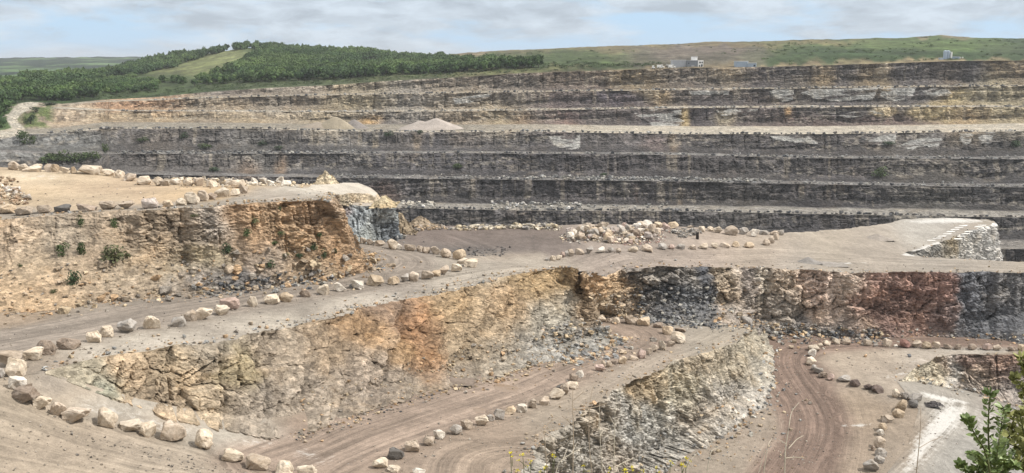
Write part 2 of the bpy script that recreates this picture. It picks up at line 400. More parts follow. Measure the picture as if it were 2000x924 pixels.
def pdist(X, Y, line):
    """distance to a polyline, signed lateral offset and length along it"""
    best = np.full(np.shape(X), 1e9); lat = np.zeros(np.shape(X)); along = np.zeros(np.shape(X)); a0 = 0
    for (xa, ya), (xb, yb) in zip(line[:-1], line[1:]):
        dx, dy = xb - xa, yb - ya; Ls = math.hypot(dx, dy) + 1e-9
        t = np.clip(((X - xa) * dx + (Y - ya) * dy) / Ls ** 2, 0, 1)
        ex, ey = X - xa - t * dx, Y - ya - t * dy; d = np.hypot(ex, ey)
        sg = np.where(dx * (Y - ya) - dy * (X - xa) > 0, 1, -1)
        n = d < best; best = np.where(n, d, best); lat = np.where(n, d * sg, lat); along = np.where(n, a0 + t * Ls, along); a0 += Ls
    return best, lat, along
def sheet(name, surf, boundary, spac, cols, default, k, roads=(), dusts=(), dmin=40):
    poly = []
    for b in boundary:
        if isinstance(b, np.ndarray): poly.append(b[:, :2])
        else: poly.append(wpt(b, surf)[None, :2])
    poly = np.concatenate(poly)
    keep = np.r_[True, np.linalg.norm(np.diff(poly, axis=0), axis=1) > 0.03]; poly = poly[keep]
    # split long straight stretches
    out = []
    for a, b in zip(poly, np.roll(poly, -1, axis=0)):
        n = max(1, int(np.linalg.norm(b - a) / (3 * spac * 100)))
        for i in range(n): out.append(a + (b - a) * i / n)
    poly = np.array(out)
    y0, y1 = poly[:, 1].min(), poly[:, 1].max(); x0, x1 = poly[:, 0].min(), poly[:, 0].max()
    pts = []; Y = max(y0, dmin)
    while Y < y1:
        sp = spac * max(Y, 55); xs = np.arange(x0, x1, sp); xs = xs + rng.uniform(-0.3, 0.3, len(xs)) * sp
        pts.append(np.c_[xs, Y + rng.uniform(-0.3, 0.3, len(xs)) * sp]); Y += sp
    pts = np.concatenate(pts); pts = pts[inpoly(pts[:, 0], pts[:, 1], poly)]
    vs = [Vector(p) for p in poly] + [Vector(p) for p in pts]
    r = geometry.delaunay_2d_cdt(vs, [], [list(range(len(poly)))], 1, 1e-4)
    XY = np.array([tuple(v) for v in r[0]]); tri = np.array([f for f in r[2] if len(f) == 3])
    V = np.c_[XY, surf.z(XY[:, 0], XY[:, 1])]
    a, b, c = V[tri[:, 0]], V[tri[:, 1]], V[tri[:, 2]]
    nz = (b - a)[:, 0] * (c - a)[:, 1] - (b - a)[:, 1] * (c - a)[:, 0]
    tri[nz < 0] = tri[nz < 0][:, ::-1]
    px, py = proj(V)
    col = colour_field(px, py, cols, default, k, 0.8, 0.9)
    col = col * np.array((1.0, 1.005, 0.985))
    best = np.full(len(V), 1e9); rd = np.zeros((len(V), 3)); rd[:, 0] = V[:, 0] * 0.6; rd[:, 1] = V[:, 1] * 2
    for i, (line, width, c, s) in enumerate(roads):
        W = np.array([surf.hit(*p)[:2] for p in line]); W = smooth1(dens(W, 2.0)[0], 8)
        d, l, al = pdist(V[:, 0], V[:, 1], W); wob = width * (0.8 + 0.4 * fbm(al / 9, l * 0, 71 + i, 2))
        m = (1 - sst(wob * 0.7, wob * 1.3, d)); n = m > rd[:, 2]
        rd[n, 0] = l[n] + 40 * i; rd[n, 1] = al[n]; rd[:, 2] = np.maximum(rd[:, 2], m * s)
        if c is not None: col = col * (1 - m[:, None]) + lin(c) * k * m[:, None]
    rd[:, 2] = np.maximum(rd[:, 2], 0.22)
    du = np.zeros(len(V))
    for pl, s, soft in dusts:
        W = np.array([surf.hit(*p)[:2] for p in pl]); ins = inpoly(V[:, 0], V[:, 1], W)
        d = pdist(V[:, 0], V[:, 1], np.r_[W, W[:1]])[0]
        du = np.maximum(du, s * np.clip(0.5 + np.where(ins, d, -d) / soft * 0.5, 0, 1))
    return mesh_np(name, V, tri, M_GROUND, {'Col': col, 'road': rd, 'dust': du}, smooth=True, kind='structure')
# ------------------------------------------------------------------ edges
C1 = cliff_lines([((90, 725), (88, 728)), ((130, 712), (130, 742)), ((180, 702), (185, 765)), ((240, 692), (250, 790)), ((330, 680), (340, 818)), ((430, 664), (440, 838)),
    ((540, 645), (560, 850)), ((640, 622), (640, 830)), ((700, 606), (710, 805)), ((780, 590), (790, 775)), ((830, 580), (850, 765)), ((900, 562), (920, 745)), ((960, 547), (990, 728)),
    ((1010, 535), (1050, 712)), ((1060, 527), (1110, 700)), ((1100, 522), (1160, 685)), ((1120, 524), (1188, 664)), (('d', 1130, 531, 145), ('d', 1176, 646, 143))], S1, SQ, 0.13, 0.8, 100)
CB = cliff_lines([(('d', 1130, 531, 145), ('d', 1176, 646, 143)), ((1142, 541), (1150, 613)), ((1190, 536), (1200, 616)), ((1230, 527), (1240, 618)), ((1300, 521), (1290, 624)), ((1400, 520), (1400, 634)),
    ((1440, 522), (1440, 637)), ((1480, 524), (1490, 652), S3), ((1560, 526), (1560, 656), S3), ((1640, 532), (1640, 660), S3), ((1700, 533), (1700, 658), S3), ((1800, 531), (1800, 657), S3),
    ((1900, 532), (1900, 662), S3), ((2000, 533), (2000, 669), S3), ((2250, 536), (2250, 674), S3)], S1, SQ, 0.2, 0.8, 200)
C2 = cliff_lines([(('d', 960, 1100, 66), ('d', 1000, 1500, 66)), (('d', 1040, 905, 84), ('d', 1080, 1180, 80)), ((1060, 858), (1130, 1080)), ((1110, 830), (1200, 1000)), ((1150, 800), (1250, 955)), ((1200, 765), (1300, 922)),
    ((1260, 735), (1350, 890)), ((1330, 702), (1410, 855)), ((1390, 685), (1455, 822)), ((1440, 668), (1492, 790)), ((1466, 646), (1508, 765)), ((1473, 638), (1514, 728)), (('d', 1455, 628, 160), ('d', 1500, 668, 166))], SQ, S3, 0.13, 0.45, 300)
CL = cliff_lines([((-200, 445), (-200, 640)), ((0, 428), (0, 612)), ((100, 420), (100, 603)), ((200, 414), (200, 592)), ((330, 408), (330, 578)), ((420, 403), (430, 570)), ((500, 397), (520, 560)),
    ((570, 393), (610, 548)), ((620, 391), (672, 538)), ((640, 393), (708, 528)), (('d', 650, 390, 128), (722, 518)), (('d', 654, 389, 134), (702, 500)), (('d', 657, 400, 148), ('d', 672, 480, 150))], SL, S1, 0.18, 0.75, 400)
CK = cliff_lines([(('d', 655, 402, 150), ('d', 668, 480, 149)), (('d', 665, 403, 158), (678, 477)), (('d', 700, 404, 158), (700, 476)), (('d', 742, 400, 156), (750, 475)), (('d', 762, 403, 155), (778, 471)), (('d', 764, 400, 164), ('d', 788, 458, 163))], SL, S1, 0.2, 0.35, 500)
CS = cliff_lines([((640, 378), ('d', 640, 381, 148)), ((660, 381), ('d', 662, 389, 152)), ((690, 376), ('d', 694, 394, 162)), ((720, 377), ('d', 722, 395, 163.5)), ((733, 385), ('d', 740, 395.5, 163.5)), (('d', 737, 382, 171), ('d', 746, 394, 170))], SK, SL, 0.25, 0.3, 550)
CR = cliff_lines([((1757, 746), (1757, 746.5), S4), ((1790, 717), (1797, 747), S4), ((1830, 699), (1850, 758), S4), ((1862, 691), (1882, 762), S4), ((1900, 692), (1932, 774), S4), ((2000, 693), (2012, 805), S4), ((2250, 695), (2250, 832), S4)], S3, S4, 0.2, 0.35, 600)
class Drop:                                             # the ground far below an outer edge
    def __init__(s, z): s.zz = z
    def z(s, X, Y): return np.asarray(X) * 0 + s.zz
    def hit(s, px, py): raise ValueError
def skirt_lines(specs, surf, out, depth, step, seed):
    T = np.array([wpt(p, surf) for p in specs]); n = len(T)
    tg = np.gradient(T[:, :2], axis=0); tg /= np.linalg.norm(tg, axis=1)[:, None]
    N = np.c_[tg[:, 1], -tg[:, 0]] * out
    return cliff_lines([(('w', a[0], a[1]), ('w', a[0] + m[0] * 6, a[1] + m[1] * 6)) for a, m in zip(T, N)], surf, Drop(ZC - depth), step, 0.5, seed)
KP = skirt_lines([(2250, 520), (2000, 512), (1900, 508), (1800, 502), ('d', 1766, 500, 186), (1800, 488), (1850, 467), (1900, 450), (1938, 438), (1942, 432)], S1, 1, 62, 0.25, 700)
KB = skirt_lines([(1942, 432), (1930, 429), (1850, 426), (1770, 428), (1740, 435), (1700, 441), (1640, 448), (1530, 456), (1400, 447), (1300, 440), (1200, 438), (1090, 440), (1000, 440), (900, 440), (790, 440), ('d', 765, 440, 184), ('d', 640, 440, 186)], S1, 1, 62, 0.5, 720)
KL = skirt_lines([('d', 764, 400, 165), ('d', 738, 381, 173), (670, 365), (600, 361), (540, 358), (480, 357), (300, 351), (200, 338), (100, 333), (0, 326), (-200, 320)], SL, -1, 50, 0.5, 740)
for q in (KP, KB, KL):
    if np.mean((q['B'] - q['T'])[:, 1]) < 0 and q is not KP: q['N'] *= 1
# ------------------------------------------------------------------ sheets
KG = 0.84
T1, TB_, T2, TL, TK, TR = C1['T'], CB['T'], C2['T'], CL['T'], CK['T'], CR['T']
in1 = C1['B'][:, :2] * 0.7 + C1['T'][:, :2] * 0.3; in1 = in1[::8]
seam = np.array([S1.hit(0, 742)[:2], S1.hit(-200, 780)[:2]])
sheet('quarry_road', S1, [('w', seam[1][0] - 30, seam[1][1]), seam[1:2], seam[0:1], T1, TB_[1:], KP['T'], KB['T'][1:], ('w', -60, 165), ('w', -95, 110), ('w', -100, 88)],
      0.007, [(60, 620, (150, 132, 114), 60), (150, 620, (140, 130, 120), 60), (300, 605, (138, 129, 120), 60), (450, 585, (135, 126, 118), 60), (600, 560, (136, 128, 120), 50), (760, 510, (140, 131, 124), 60), (700, 490, (150, 140, 130), 30),
       (60, 690, (150, 138, 126), 60), (300, 665, (180, 171, 160), (60, 18)), (500, 635, (180, 171, 160), (60, 18)), (700, 595, (174, 165, 155), (60, 18)), (180, 690, (172, 163, 152), (50, 14)), (900, 550, (158, 149, 139), 50), (1050, 518, (160, 150, 139), (60, 12)),
       (900, 462, (112, 100, 95), (140, 17)), (800, 462, (116, 104, 99), (60, 18)), (1020, 470, (112, 101, 96), (80, 16)), (960, 475, (106, 97, 93), (90, 14)), (1050, 482, (112, 102, 98), (60, 12)), (930, 487, (98, 94, 93), (70, 9)), (860, 480, (110, 102, 98), (60, 10)), (960, 500, (150, 138, 126), (60, 8)),
       (1200, 508, (146, 134, 126), 60), (1350, 500, (150, 137, 128), 50), (1500, 495, (158, 145, 133), 50), (1400, 470, (165, 150, 138), 40), (1280, 470, (140, 128, 120), 40), (1600, 470, (160, 149, 136), 60), (1700, 500, (152, 142, 132), 60), (1850, 520, (150, 141, 132), 60), (1800, 450, (165, 160, 154), 40), (1560, 515, (150, 142, 135), 40)],
      (150, 140, 128), KG,
      roads=[([(-150, 700), (100, 652), (300, 612), (500, 578), (660, 556), (790, 522), (800, 505), (740, 487), (690, 478)], 5.0, (140, 131, 122), 0.9), ([(820, 545), (960, 522), (1200, 512), (1500, 497), (1750, 512), (2100, 522)], 5, None, 0.7), ([(990, 508), (930, 480), (860, 455)], 4, None, 0.6)],
      dusts=[([(1755, 500), (1830, 471), (1850, 473), (1800, 501)], 1.0, 0.8), ([(1765, 432), (1850, 426), (1932, 430), (1900, 437), (1800, 437)], 1.0, 3.0), ([(1520, 455), (1700, 441), (1660, 450), (1560, 460)], 0.55, 4),
             ([(1630, 515), (1650, 512), (1700, 513), (1690, 516)], 1.0, 0.6), ([(1190, 521), (1235, 519), (1240, 522), (1200, 524)], 0.8, 0.7), ([(840, 567), (880, 560), (870, 566)], 0.7, 1.5), ([(250, 668), (420, 640), (480, 640), (300, 672)], 0.55, 2.5), ([(1060, 515), (1150, 512), (1140, 518), (1060, 520)], 0.5, 2)])
sheet('lower_quarry_road', SQ, [('w', seam[1][0] - 30, seam[1][1] + .35), seam[1:2] + (0, .35), seam[0:1] + (0, .35), C1['T'][:1, :2] + (-.2, .3), in1[1:], ('w', 4, 150), ('w', 10, 168), ('w', 36, 170), T2[::-1], ('w', -10, 48), ('w', -75, 48)],
      0.006, [(60, 800, (158, 145, 130), 50), (150, 870, (160, 146, 131), 80), (300, 900, (158, 145, 131), 80), (230, 800, (168, 160, 150), (70, 22)), (420, 855, (166, 158, 148), (70, 20)), (540, 880, (166, 156, 146), (50, 22)), (90, 750, (150, 140, 130), 30),
       (620, 870, (140, 122, 109), 40), (760, 840, (142, 124, 111), 60), (900, 780, (144, 126, 112), 60), (1050, 735, (146, 129, 115), 60), (1180, 690, (142, 128, 116), 50), (1260, 660, (130, 118, 108), 40),
       (820, 900, (146, 130, 117), 50), (950, 880, (146, 130, 116), 60), (1100, 790, (150, 138, 125), 60), (1250, 720, (152, 140, 128), 60), (1400, 650, (156, 146, 134), 50), (1200, 622, (146, 136, 126), 50), (1350, 632, (150, 141, 131), 40)],
      (150, 137, 123), KG,
      roads=[([(-150, 800), (0, 800), (110, 850), (280, 895), (430, 930)], 5, None, 0.7), ([(560, 910), (640, 868), (800, 820), (950, 768), (1080, 722), (1200, 683), (1262, 657), (1240, 640), (1180, 633)], 5.0, (146, 131, 119), 1.0), ([(1150, 905), (1000, 860), (900, 878), (870, 905), (900, 940)], 3.5, None, 0.9), ([(960, 845), (1150, 775), (1300, 702), (1420, 650)], 4, None, 0.5)],
      dusts=[([(150, 775), (260, 790), (360, 835), (420, 850), (380, 856), (270, 830), (160, 800)], 0.62, 2.0), ([(560, 862), (640, 880), (660, 915), (560, 890)], 0.55, 2), ([(420, 845), (520, 855), (560, 870), (470, 872)], 0.6, 2)])
shared = np.array([S3.hit(*p)[:2] for p in shl])
tail = np.array([[30.0, 70.0], [25.0, 40.0]])
sheet('pit_road', S3, [shared[::-1], TR[2:], ('w', 140, 195), ('w', 10, 178), ('w', -20, 120), ('w', -25, 40), tail[::-1]],
      0.007, [(1600, 665, (140, 124, 112), (80, 8)), (1530, 700, (126, 110, 100), 30), (1580, 760, (130, 112, 102), 40), (1600, 860, (134, 116, 105), 50), (1400, 900, (150, 138, 126), 40), (1480, 840, (150, 137, 125), 40), (1530, 760, (146, 132, 120), 20),
       (1700, 700, (166, 152, 138), 50), (1800, 680, (164, 154, 144), 50), (1900, 676, (170, 163, 155), (80, 6)), (1720, 735, (160, 148, 136), 40), (1680, 800, (150, 134, 118), 40), (1660, 880, (152, 136, 121), 40), (1780, 830, (148, 134, 120), 40), (1750, 900, (148, 135, 122), 40)],
      (150, 136, 122), KG,
      roads=[([(2150, 668), (1850, 664), (1650, 663), (1545, 672), (1515, 695), (1545, 745), (1590, 800), (1595, 850), (1560, 910), (1500, 990)], 4.6, (128, 111, 101), 1.0), ([(1640, 770), (1670, 830), (1650, 930)], 3, None, 0.5)],
      dusts=[([(1700, 742), (1735, 733), (1790, 720), (1800, 716), (1770, 735), (1740, 740)], 0.75, 1.2), ([(1640, 830), (1700, 826), (1698, 832), (1650, 835)], 0.9, 0.6), ([(1770, 708), (1800, 700), (1810, 703), (1780, 712)], 0.7, 1)])
sheet('pit_ramp', S4, [shared - (.4, 0), tail - (.4, 0), ('w', 60, 45), ('w', 150, 60), ('w', 160, 168), CR['B'][::-6][:, :2] + np.array([0.6, 1.0]), ('w', shared[0][0] - 0.05, shared[0][1] + 0.05)],
      0.006, [(1850, 790, (150, 144, 137), 60), (1780, 840, (148, 134, 120), 40), (1900, 860, (150, 146, 141), 60), (1980, 800, (140, 132, 126), 50), (1950, 900, (152, 149, 146), 60)], (150, 142, 134), KG,
      roads=[([(1700, 945), (1800, 860), (1870, 790), (1850, 760)], 3, None, 0.6)],
      dusts=[([(1800, 765), (1870, 780), (1900, 790), (1850, 788), (1800, 775)], 0.95, 1.2), ([(1845, 790), (1885, 795), (1870, 830), (1830, 860), (1800, 905), (1770, 924), (1790, 860)], 1.1, 1.8), ([(1900, 800), (1960, 790), (1990, 820), (1900, 880), (1890, 840)], 0.6, 3), ([(1870, 900), (1990, 880), (1990, 924), (1870, 924)], 0.55, 3)])
sheet('upper_bench_ground', SL, [TL, TK[1:], KL['T'], ('w', -95, 160), ('w', -90, 112)],
      0.007, [(100, 350, (192, 172, 146), (80, 12)), (60, 345, (198, 182, 158), (50, 6)), (250, 370, (180, 158, 133), (110, 14)), (120, 385, (180, 161, 137), (100, 12)), (60, 380, (190, 168, 138), (60, 12)), (370, 375, (190, 165, 132), (60, 10)),
       (100, 422, (158, 148, 137), (120, 6)), (350, 405, (156, 146, 136), (80, 6)), (560, 385, (158, 148, 138), (60, 10)), (480, 395, (152, 144, 135), (60, 6)), (620, 372, (184, 176, 166), (50, 6)), (700, 397, (178, 168, 158), (50, 8)), (655, 392, (172, 162, 152), 15)],
      (172, 152, 128), KG * 0.97, roads=[([(-60, 372), (150, 372), (330, 362), (450, 360)], 7, None, 0.5), ([(480, 392), (600, 378), (680, 398), (750, 400)], 3, None, 0.5)],
      dusts=[([(20, 340), (120, 342), (130, 350), (30, 350)], 0.6, 5), ([(570, 372), (640, 366), (660, 372), (600, 376)], 0.75, 4), ([(670, 397), (745, 396), (720, 402), (680, 403)], 0.65, 3)])
sheet('knoll_ground', SK, [CS['T'], ('d', 724, 374, 174), ('d', 700, 368, 174), ('d', 670, 364, 168), ('d', 610, 366, 152), ('d', 600, 374, 145)], 0.005, [], (186, 177, 166), KG, dusts=[([(600, 368), (660, 366), (728, 372), (690, 375), (620, 376)], 0.6, 3)])
# ------------------------------------------------------------------ rock faces
KF = 1.0
build_cliff('near_rock_face', C1, 0.12, dict(L=0.7, B=0.8, K=0.85, w=2.1, h=1.9, S=0.25, talus=0.08, ga=0.7, dip=0.05, sat=.66, J=1.2, f=.3), [
    (110, 725, (174, 160, 132), 30), (160, 730, (172, 160, 132), 30), (200, 760, (150, 152, 132), 25), (260, 720, (190, 160, 118), 40), (330, 730, (196, 170, 130), 40), (300, 790, (186, 160, 124), 40), (420, 790, (184, 160, 124), 40), (470, 720, (178, 158, 112), 30), (450, 740, (178, 158, 114), 20), (400, 690, (166, 150, 126), 30),
    (500, 810, (166, 150, 130), 50), (560, 700, (170, 150, 124), 40), (600, 780, (166, 148, 126), 50), (640, 680, (178, 150, 114), 40), (700, 640, (184, 142, 88), 30), (720, 740, (166, 146, 124), 45), (760, 610, (150, 120, 92), (40, 20)), (815, 640, (174, 124, 72), (30, 46)), (840, 700, (176, 128, 76), (30, 34)), (790, 690, (180, 140, 84), 25),
    (880, 600, (178, 146, 98), 40), (900, 680, (172, 148, 112), 40), (950, 640, (180, 152, 112), 45), (1000, 600, (184, 148, 98), 30), (990, 690, (170, 156, 134), 40), (1060, 560, (182, 148, 92), 35), (1050, 620, (176, 166, 146), 35), (1110, 600, (172, 162, 142), 30), (1110, 545, (176, 144, 92), 25), (1140, 590, (160, 126, 80), (16, 50)), (1050, 690, (160, 156, 148), 35), (1130, 660, (156, 154, 148), 35),
    (800, 770, (150, 134, 114), 40), (900, 740, (158, 142, 122), 40)], (172, 154, 126), KF * 1.0, 100)
build_cliff('back_rock_face', CB, 0.17, dict(L=1.0, B=0.7, K=0.85, w=2.6, h=2.0, S=0.2, talus=0.34, ga=0.35, dip=0.18, J=.3), [
    (1160, 560, (176, 140, 92), 25), (1210, 560, (180, 146, 98), (30, 16)), (1180, 595, (166, 146, 116), 30), (1235, 590, (160, 140, 116), 20), (1240, 545, (108, 107, 108), 16), (1300, 545, (136, 128, 118), (50, 14)), (1285, 590, (100, 100, 103), (28, 26)), (1325, 575, (84, 87, 92), (26, 28)), (1378, 545, (72, 76, 84), (9, 36)), (1350, 610, (104, 104, 106), 26),
    (1420, 550, (156, 138, 112), 22), (1425, 580, (168, 144, 112), 18), (1460, 545, (150, 138, 128), 24), (1450, 600, (140, 128, 116), 26), (1490, 560, (172, 160, 140), (8, 30)), (1540, 560, (168, 148, 124), 30), (1520, 600, (148, 136, 122), 26), (1590, 560, (176, 148, 128), 26), (1620, 610, (168, 144, 124), 30), (1650, 560, (170, 148, 128), 26), (1690, 590, (164, 130, 112), 24), (1680, 640, (150, 126, 108), 24),
    (1600, 645, (122, 116, 112), (60, 14)), (1715, 570, (152, 116, 100), 28), (1735, 620, (128, 98, 86), 26), (1780, 560, (142, 106, 92), 28), (1790, 620, (148, 112, 94), 26), (1835, 560, (148, 110, 96), 22), (1825, 620, (126, 102, 94), 22), (1858, 600, (128, 106, 100), 10), (1900, 570, (94, 96, 103), (26, 50)), (1930, 620, (98, 100, 105), 36), (1980, 570, (112, 110, 110), 34), (1980, 630, (94, 96, 102), 34), (2100, 600, (104, 104, 106), 100)], (140, 126, 112), KF * 1.5, 200)
build_cliff('spur_rock_face', C2, 0.12, dict(L=0.9, B=0.35, K=0.72, w=1.8, h=1.9, S=0.14, talus=0.22, ga=0.5, dip=0.12, gully=0.06, f=0.36, sat=.66, J=.8), [
    (1090, 850, (160, 150, 134), 40), (1120, 900, (174, 168, 156), 40), (1180, 820, (176, 158, 132), 30), (1220, 830, (166, 164, 158), 40), (1200, 900, (166, 154, 138), 35), (1270, 760, (176, 152, 112), 30), (1290, 830, (170, 166, 156), 45), (1330, 770, (178, 166, 138), 35), (1360, 820, (166, 150, 128), 30), (1380, 700, (172, 154, 124), 25), (1430, 720, (172, 158, 132), 30), (1420, 780, (174, 166, 154), 40), (1460, 680, (168, 156, 132), 25), (1480, 720, (166, 157, 140), 25), (1300, 900, (168, 162, 152), 50), (1400, 850, (170, 162, 150), 40)], (160, 154, 142), KF * 1.2, 300)
build_cliff('upper_rock_face', CL, 0.16, dict(L=0.7, B=0.45, K=0.38, f=.36, w=2.2, h=1.2, S=0.22, talus=0.55, ga=0.3, dip=-0.04, gully=0.55, sat=.6, J=.5), [
    (30, 470, (166, 140, 106), 40), (60, 520, (170, 144, 106), 40), (20, 580, (180, 146, 98), 50), (90, 570, (176, 142, 96), 40), (120, 470, (162, 142, 114), 35), (160, 540, (168, 142, 106), 45), (200, 450, (162, 138, 106), 30), (180, 500, (168, 140, 104), 20), (230, 540, (164, 142, 110), 45), (290, 450, (156, 132, 100), 30), (300, 500, (160, 136, 102), 30), (340, 520, (168, 146, 108), 30), (370, 450, (158, 136, 108), 25), (420, 440, (158, 144, 128), 30), (380, 545, (152, 138, 122), 40), (400, 505, (168, 148, 104), 30),
    (460, 430, (174, 134, 84), 25), (440, 480, (160, 136, 108), 25), (500, 450, (178, 138, 88), 35), (560, 430, (180, 142, 92), 30), (600, 420, (170, 132, 88), 25), (590, 470, (182, 144, 92), 30), (640, 470, (172, 132, 82), 35), (530, 510, (162, 140, 116), 30), (600, 530, (172, 142, 102), 30), (680, 510, (176, 136, 84), 25), (430, 550, (122, 118, 116), (60, 12)), (250, 590, (166, 142, 110), 40), (100, 605, (176, 142, 94), 50)], (162, 138, 108), KF * 1.3, 400)
build_cliff('knoll_rock_face', CK, 0.18, dict(L=0.6, B=0.8, K=0.6, w=1.4, h=2.4, S=0.1, talus=0.1, ga=0.7, dip=0.6), [(670, 410, (150, 130, 128), (14, 8)), (690, 440, (126, 134, 140), 30), (730, 430, (134, 140, 142), 30), (740, 420, (160, 160, 154), 10), (760, 450, (92, 100, 108), 16), (710, 460, (138, 144, 140), 20)], (128, 134, 138), KF * 1.4, 500)
build_cliff('knoll_step_face', CS, 0.2, dict(L=0.3, B=0.3, K=0.4, w=1.2, h=0.8, talus=0.2), [], (196, 174, 138), KF, 550)
build_cliff('ramp_rock_face', CR, 0.17, dict(L=0.5, B=0.5, K=0.6, w=1.6, h=1.2, S=0.2, talus=0.35, ga=0.35, dip=0.2), [(1800, 730, (178, 166, 140), (30, 24)), (1830, 735, (180, 166, 138), 20), (1845, 710, (156, 136, 114), (10, 20)), (1862, 730, (186, 180, 170), (9, 40)), (1900, 705, (146, 118, 104), (40, 9)), (1920, 730, (150, 126, 104), 30), (1960, 720, (142, 110, 92), 30), (1900, 755, (150, 138, 124), 30), (1990, 760, (140, 130, 122), 40)], (168, 148, 128), KF * 1.45, 600)
build_cliff('outer_rock_face', KP, 0.25, dict(L=1.0, B=1.0, K=0.6, w=1.6, h=2.6, S=0.1, talus=0.1, ga=0.6, gully=0.3), [(1830, 490, (170, 166, 158), 20), (1850, 480, (160, 136, 84), (12, 18)), (1820, 495, (120, 116, 108), 14), (1890, 480, (196, 192, 184), 30), (1930, 470, (200, 196, 190), 30)], (190, 186, 178), KF * 1.1, 700)
build_cliff('outer_rock_face', KB, 0.6, dict(L=1.0, B=1.0, K=0.8, talus=0.1, ga=0.6), [], (120, 112, 106), KF, 720)
build_cliff('outer_rock_face', KL, 0.6, dict(L=1.0, B=1.0, K=0.8, talus=0.1, ga=0.6), [], (130, 126, 122), KF, 740)
# ------------------------------------------------------------------ the stepped far wall
xs = np.arange(-300, 2300, 2.0)
def prof(tab): 
    a = np.array(tab, float); return np.interp(xs, a[:, 0], a[:, 1])
Dw = prof([(-300, 430), (0, 450), (196, 478), (216, 520), (260, 535), (700, 540), (1300, 515), (2000, 490), (2300, 478)])
Y = {0: prof([(-300, 212), (0, 206), (60, 199), (120, 203), (200, 195), (300, 190), (400, 180), (520, 172), (650, 166), (760, 158), (900, 151), (1000, 144), (1080, 141), (1200, 137), (1350, 133), (1480, 131), (1600, 128), (1750, 123), (1880, 119), (2000, 118), (2300, 112)]),
     1: prof([(-300, 216), (0, 212), (120, 205), (200, 199), (300, 196), (370, 193), (500, 189), (650, 186), (1000, 180), (1300, 176), (1700, 171), (2000, 168), (2300, 166)]),
     2: prof([(-300, 235), (0, 230), (60, 215), (110, 212), (240, 217), (650, 219), (1000, 216), (1350, 211), (1700, 209), (2000, 209), (2300, 208)]),
     3: prof([(-300, 266), (0, 262), (100, 261), (210, 251), (500, 251), (650, 256), (850, 258), (1050, 257), (1200, 260), (1350, 262), (1600, 262), (2000, 256), (2300, 255)]),
     4: prof([(-300, 296), (0, 297), (100, 300), (210, 301), (650, 300), (900, 299), (1300, 302), (1600, 309), (2000, 311), (2300, 312)]),
     5: prof([(-300, 336), (0, 336), (650, 347), (1000, 351), (1300, 354), (1700, 362), (2000, 366), (2300, 369)]),
     6: prof([(-300, 395), (0, 395), (780, 406), (1000, 411), (1350, 413), (1700, 420), (2000, 425), (2300, 428)]),
     7: prof([(-300, 470), (780, 470), (1950, 486), (2000, 486), (2300, 488)])}
off = {7: -32, 6: 0, 5: 27, 4: 52, 3: 78, 2: 146, 1: 162, 0: 180}
wid = {7: 22, 6: 20, 5: 10, 4: 9, 3: 62, 2: 11, 1: 12}
wx = [(xs - 1000) * 0 + 0]
def edge_pts(k):
    D = Dw + off[k]
    P = np.stack([at_d(x, y, d) for x, y, d in zip(xs, Y[k], D)]); return P
E = {k: edge_pts(k) for k in range(8)}
u = np.r_[0, np.cumsum(np.linalg.norm(np.diff(E[4][:, :2], axis=0), axis=1))]
rows = []; info = []                                     # info: (type 0 face / 1 terrace, bench index, t, height)
slabs = [[(1565, 180), (1600, 175), (1715, 171), (1705, 194), (1650, 200), (1600, 196)], [(1716, 172), (1795, 171), (1780, 190), (1745, 197), (1720, 190)], [(1235, 224), (1285, 214), (1335, 236), (1320, 250), (1275, 244)], [(1072, 266), (1135, 263), (1130, 290), (1090, 292)], [(1680, 271), (1746, 263), (1745, 280), (1715, 283)],
         [(1748, 286), (1770, 279), (1825, 263), (1838, 270), (1830, 288), (1780, 291)], [(1870, 263), (1903, 259), (1895, 280), (1885, 283)], [(1905, 262), (1940, 258), (1935, 280), (1917, 278)], [(1500, 178), (1555, 174), (1550, 196), (1530, 202)], [(1345, 180), (1430, 178), (1425, 186), (1350, 187)], [(1500, 268), (1570, 264), (1600, 282), (1530, 276)],
         [(1300, 218), (1330, 213), (1330, 225), (1305, 228)], [(1800, 176), (1850, 172), (1860, 186), (1820, 190)], [(1640, 224), (1710, 214), (1730, 222), (1660, 232)], [(880, 190), (960, 184), (950, 196), (890, 204)], [(1400, 215), (1480, 213), (1470, 222), (1410, 226)]]
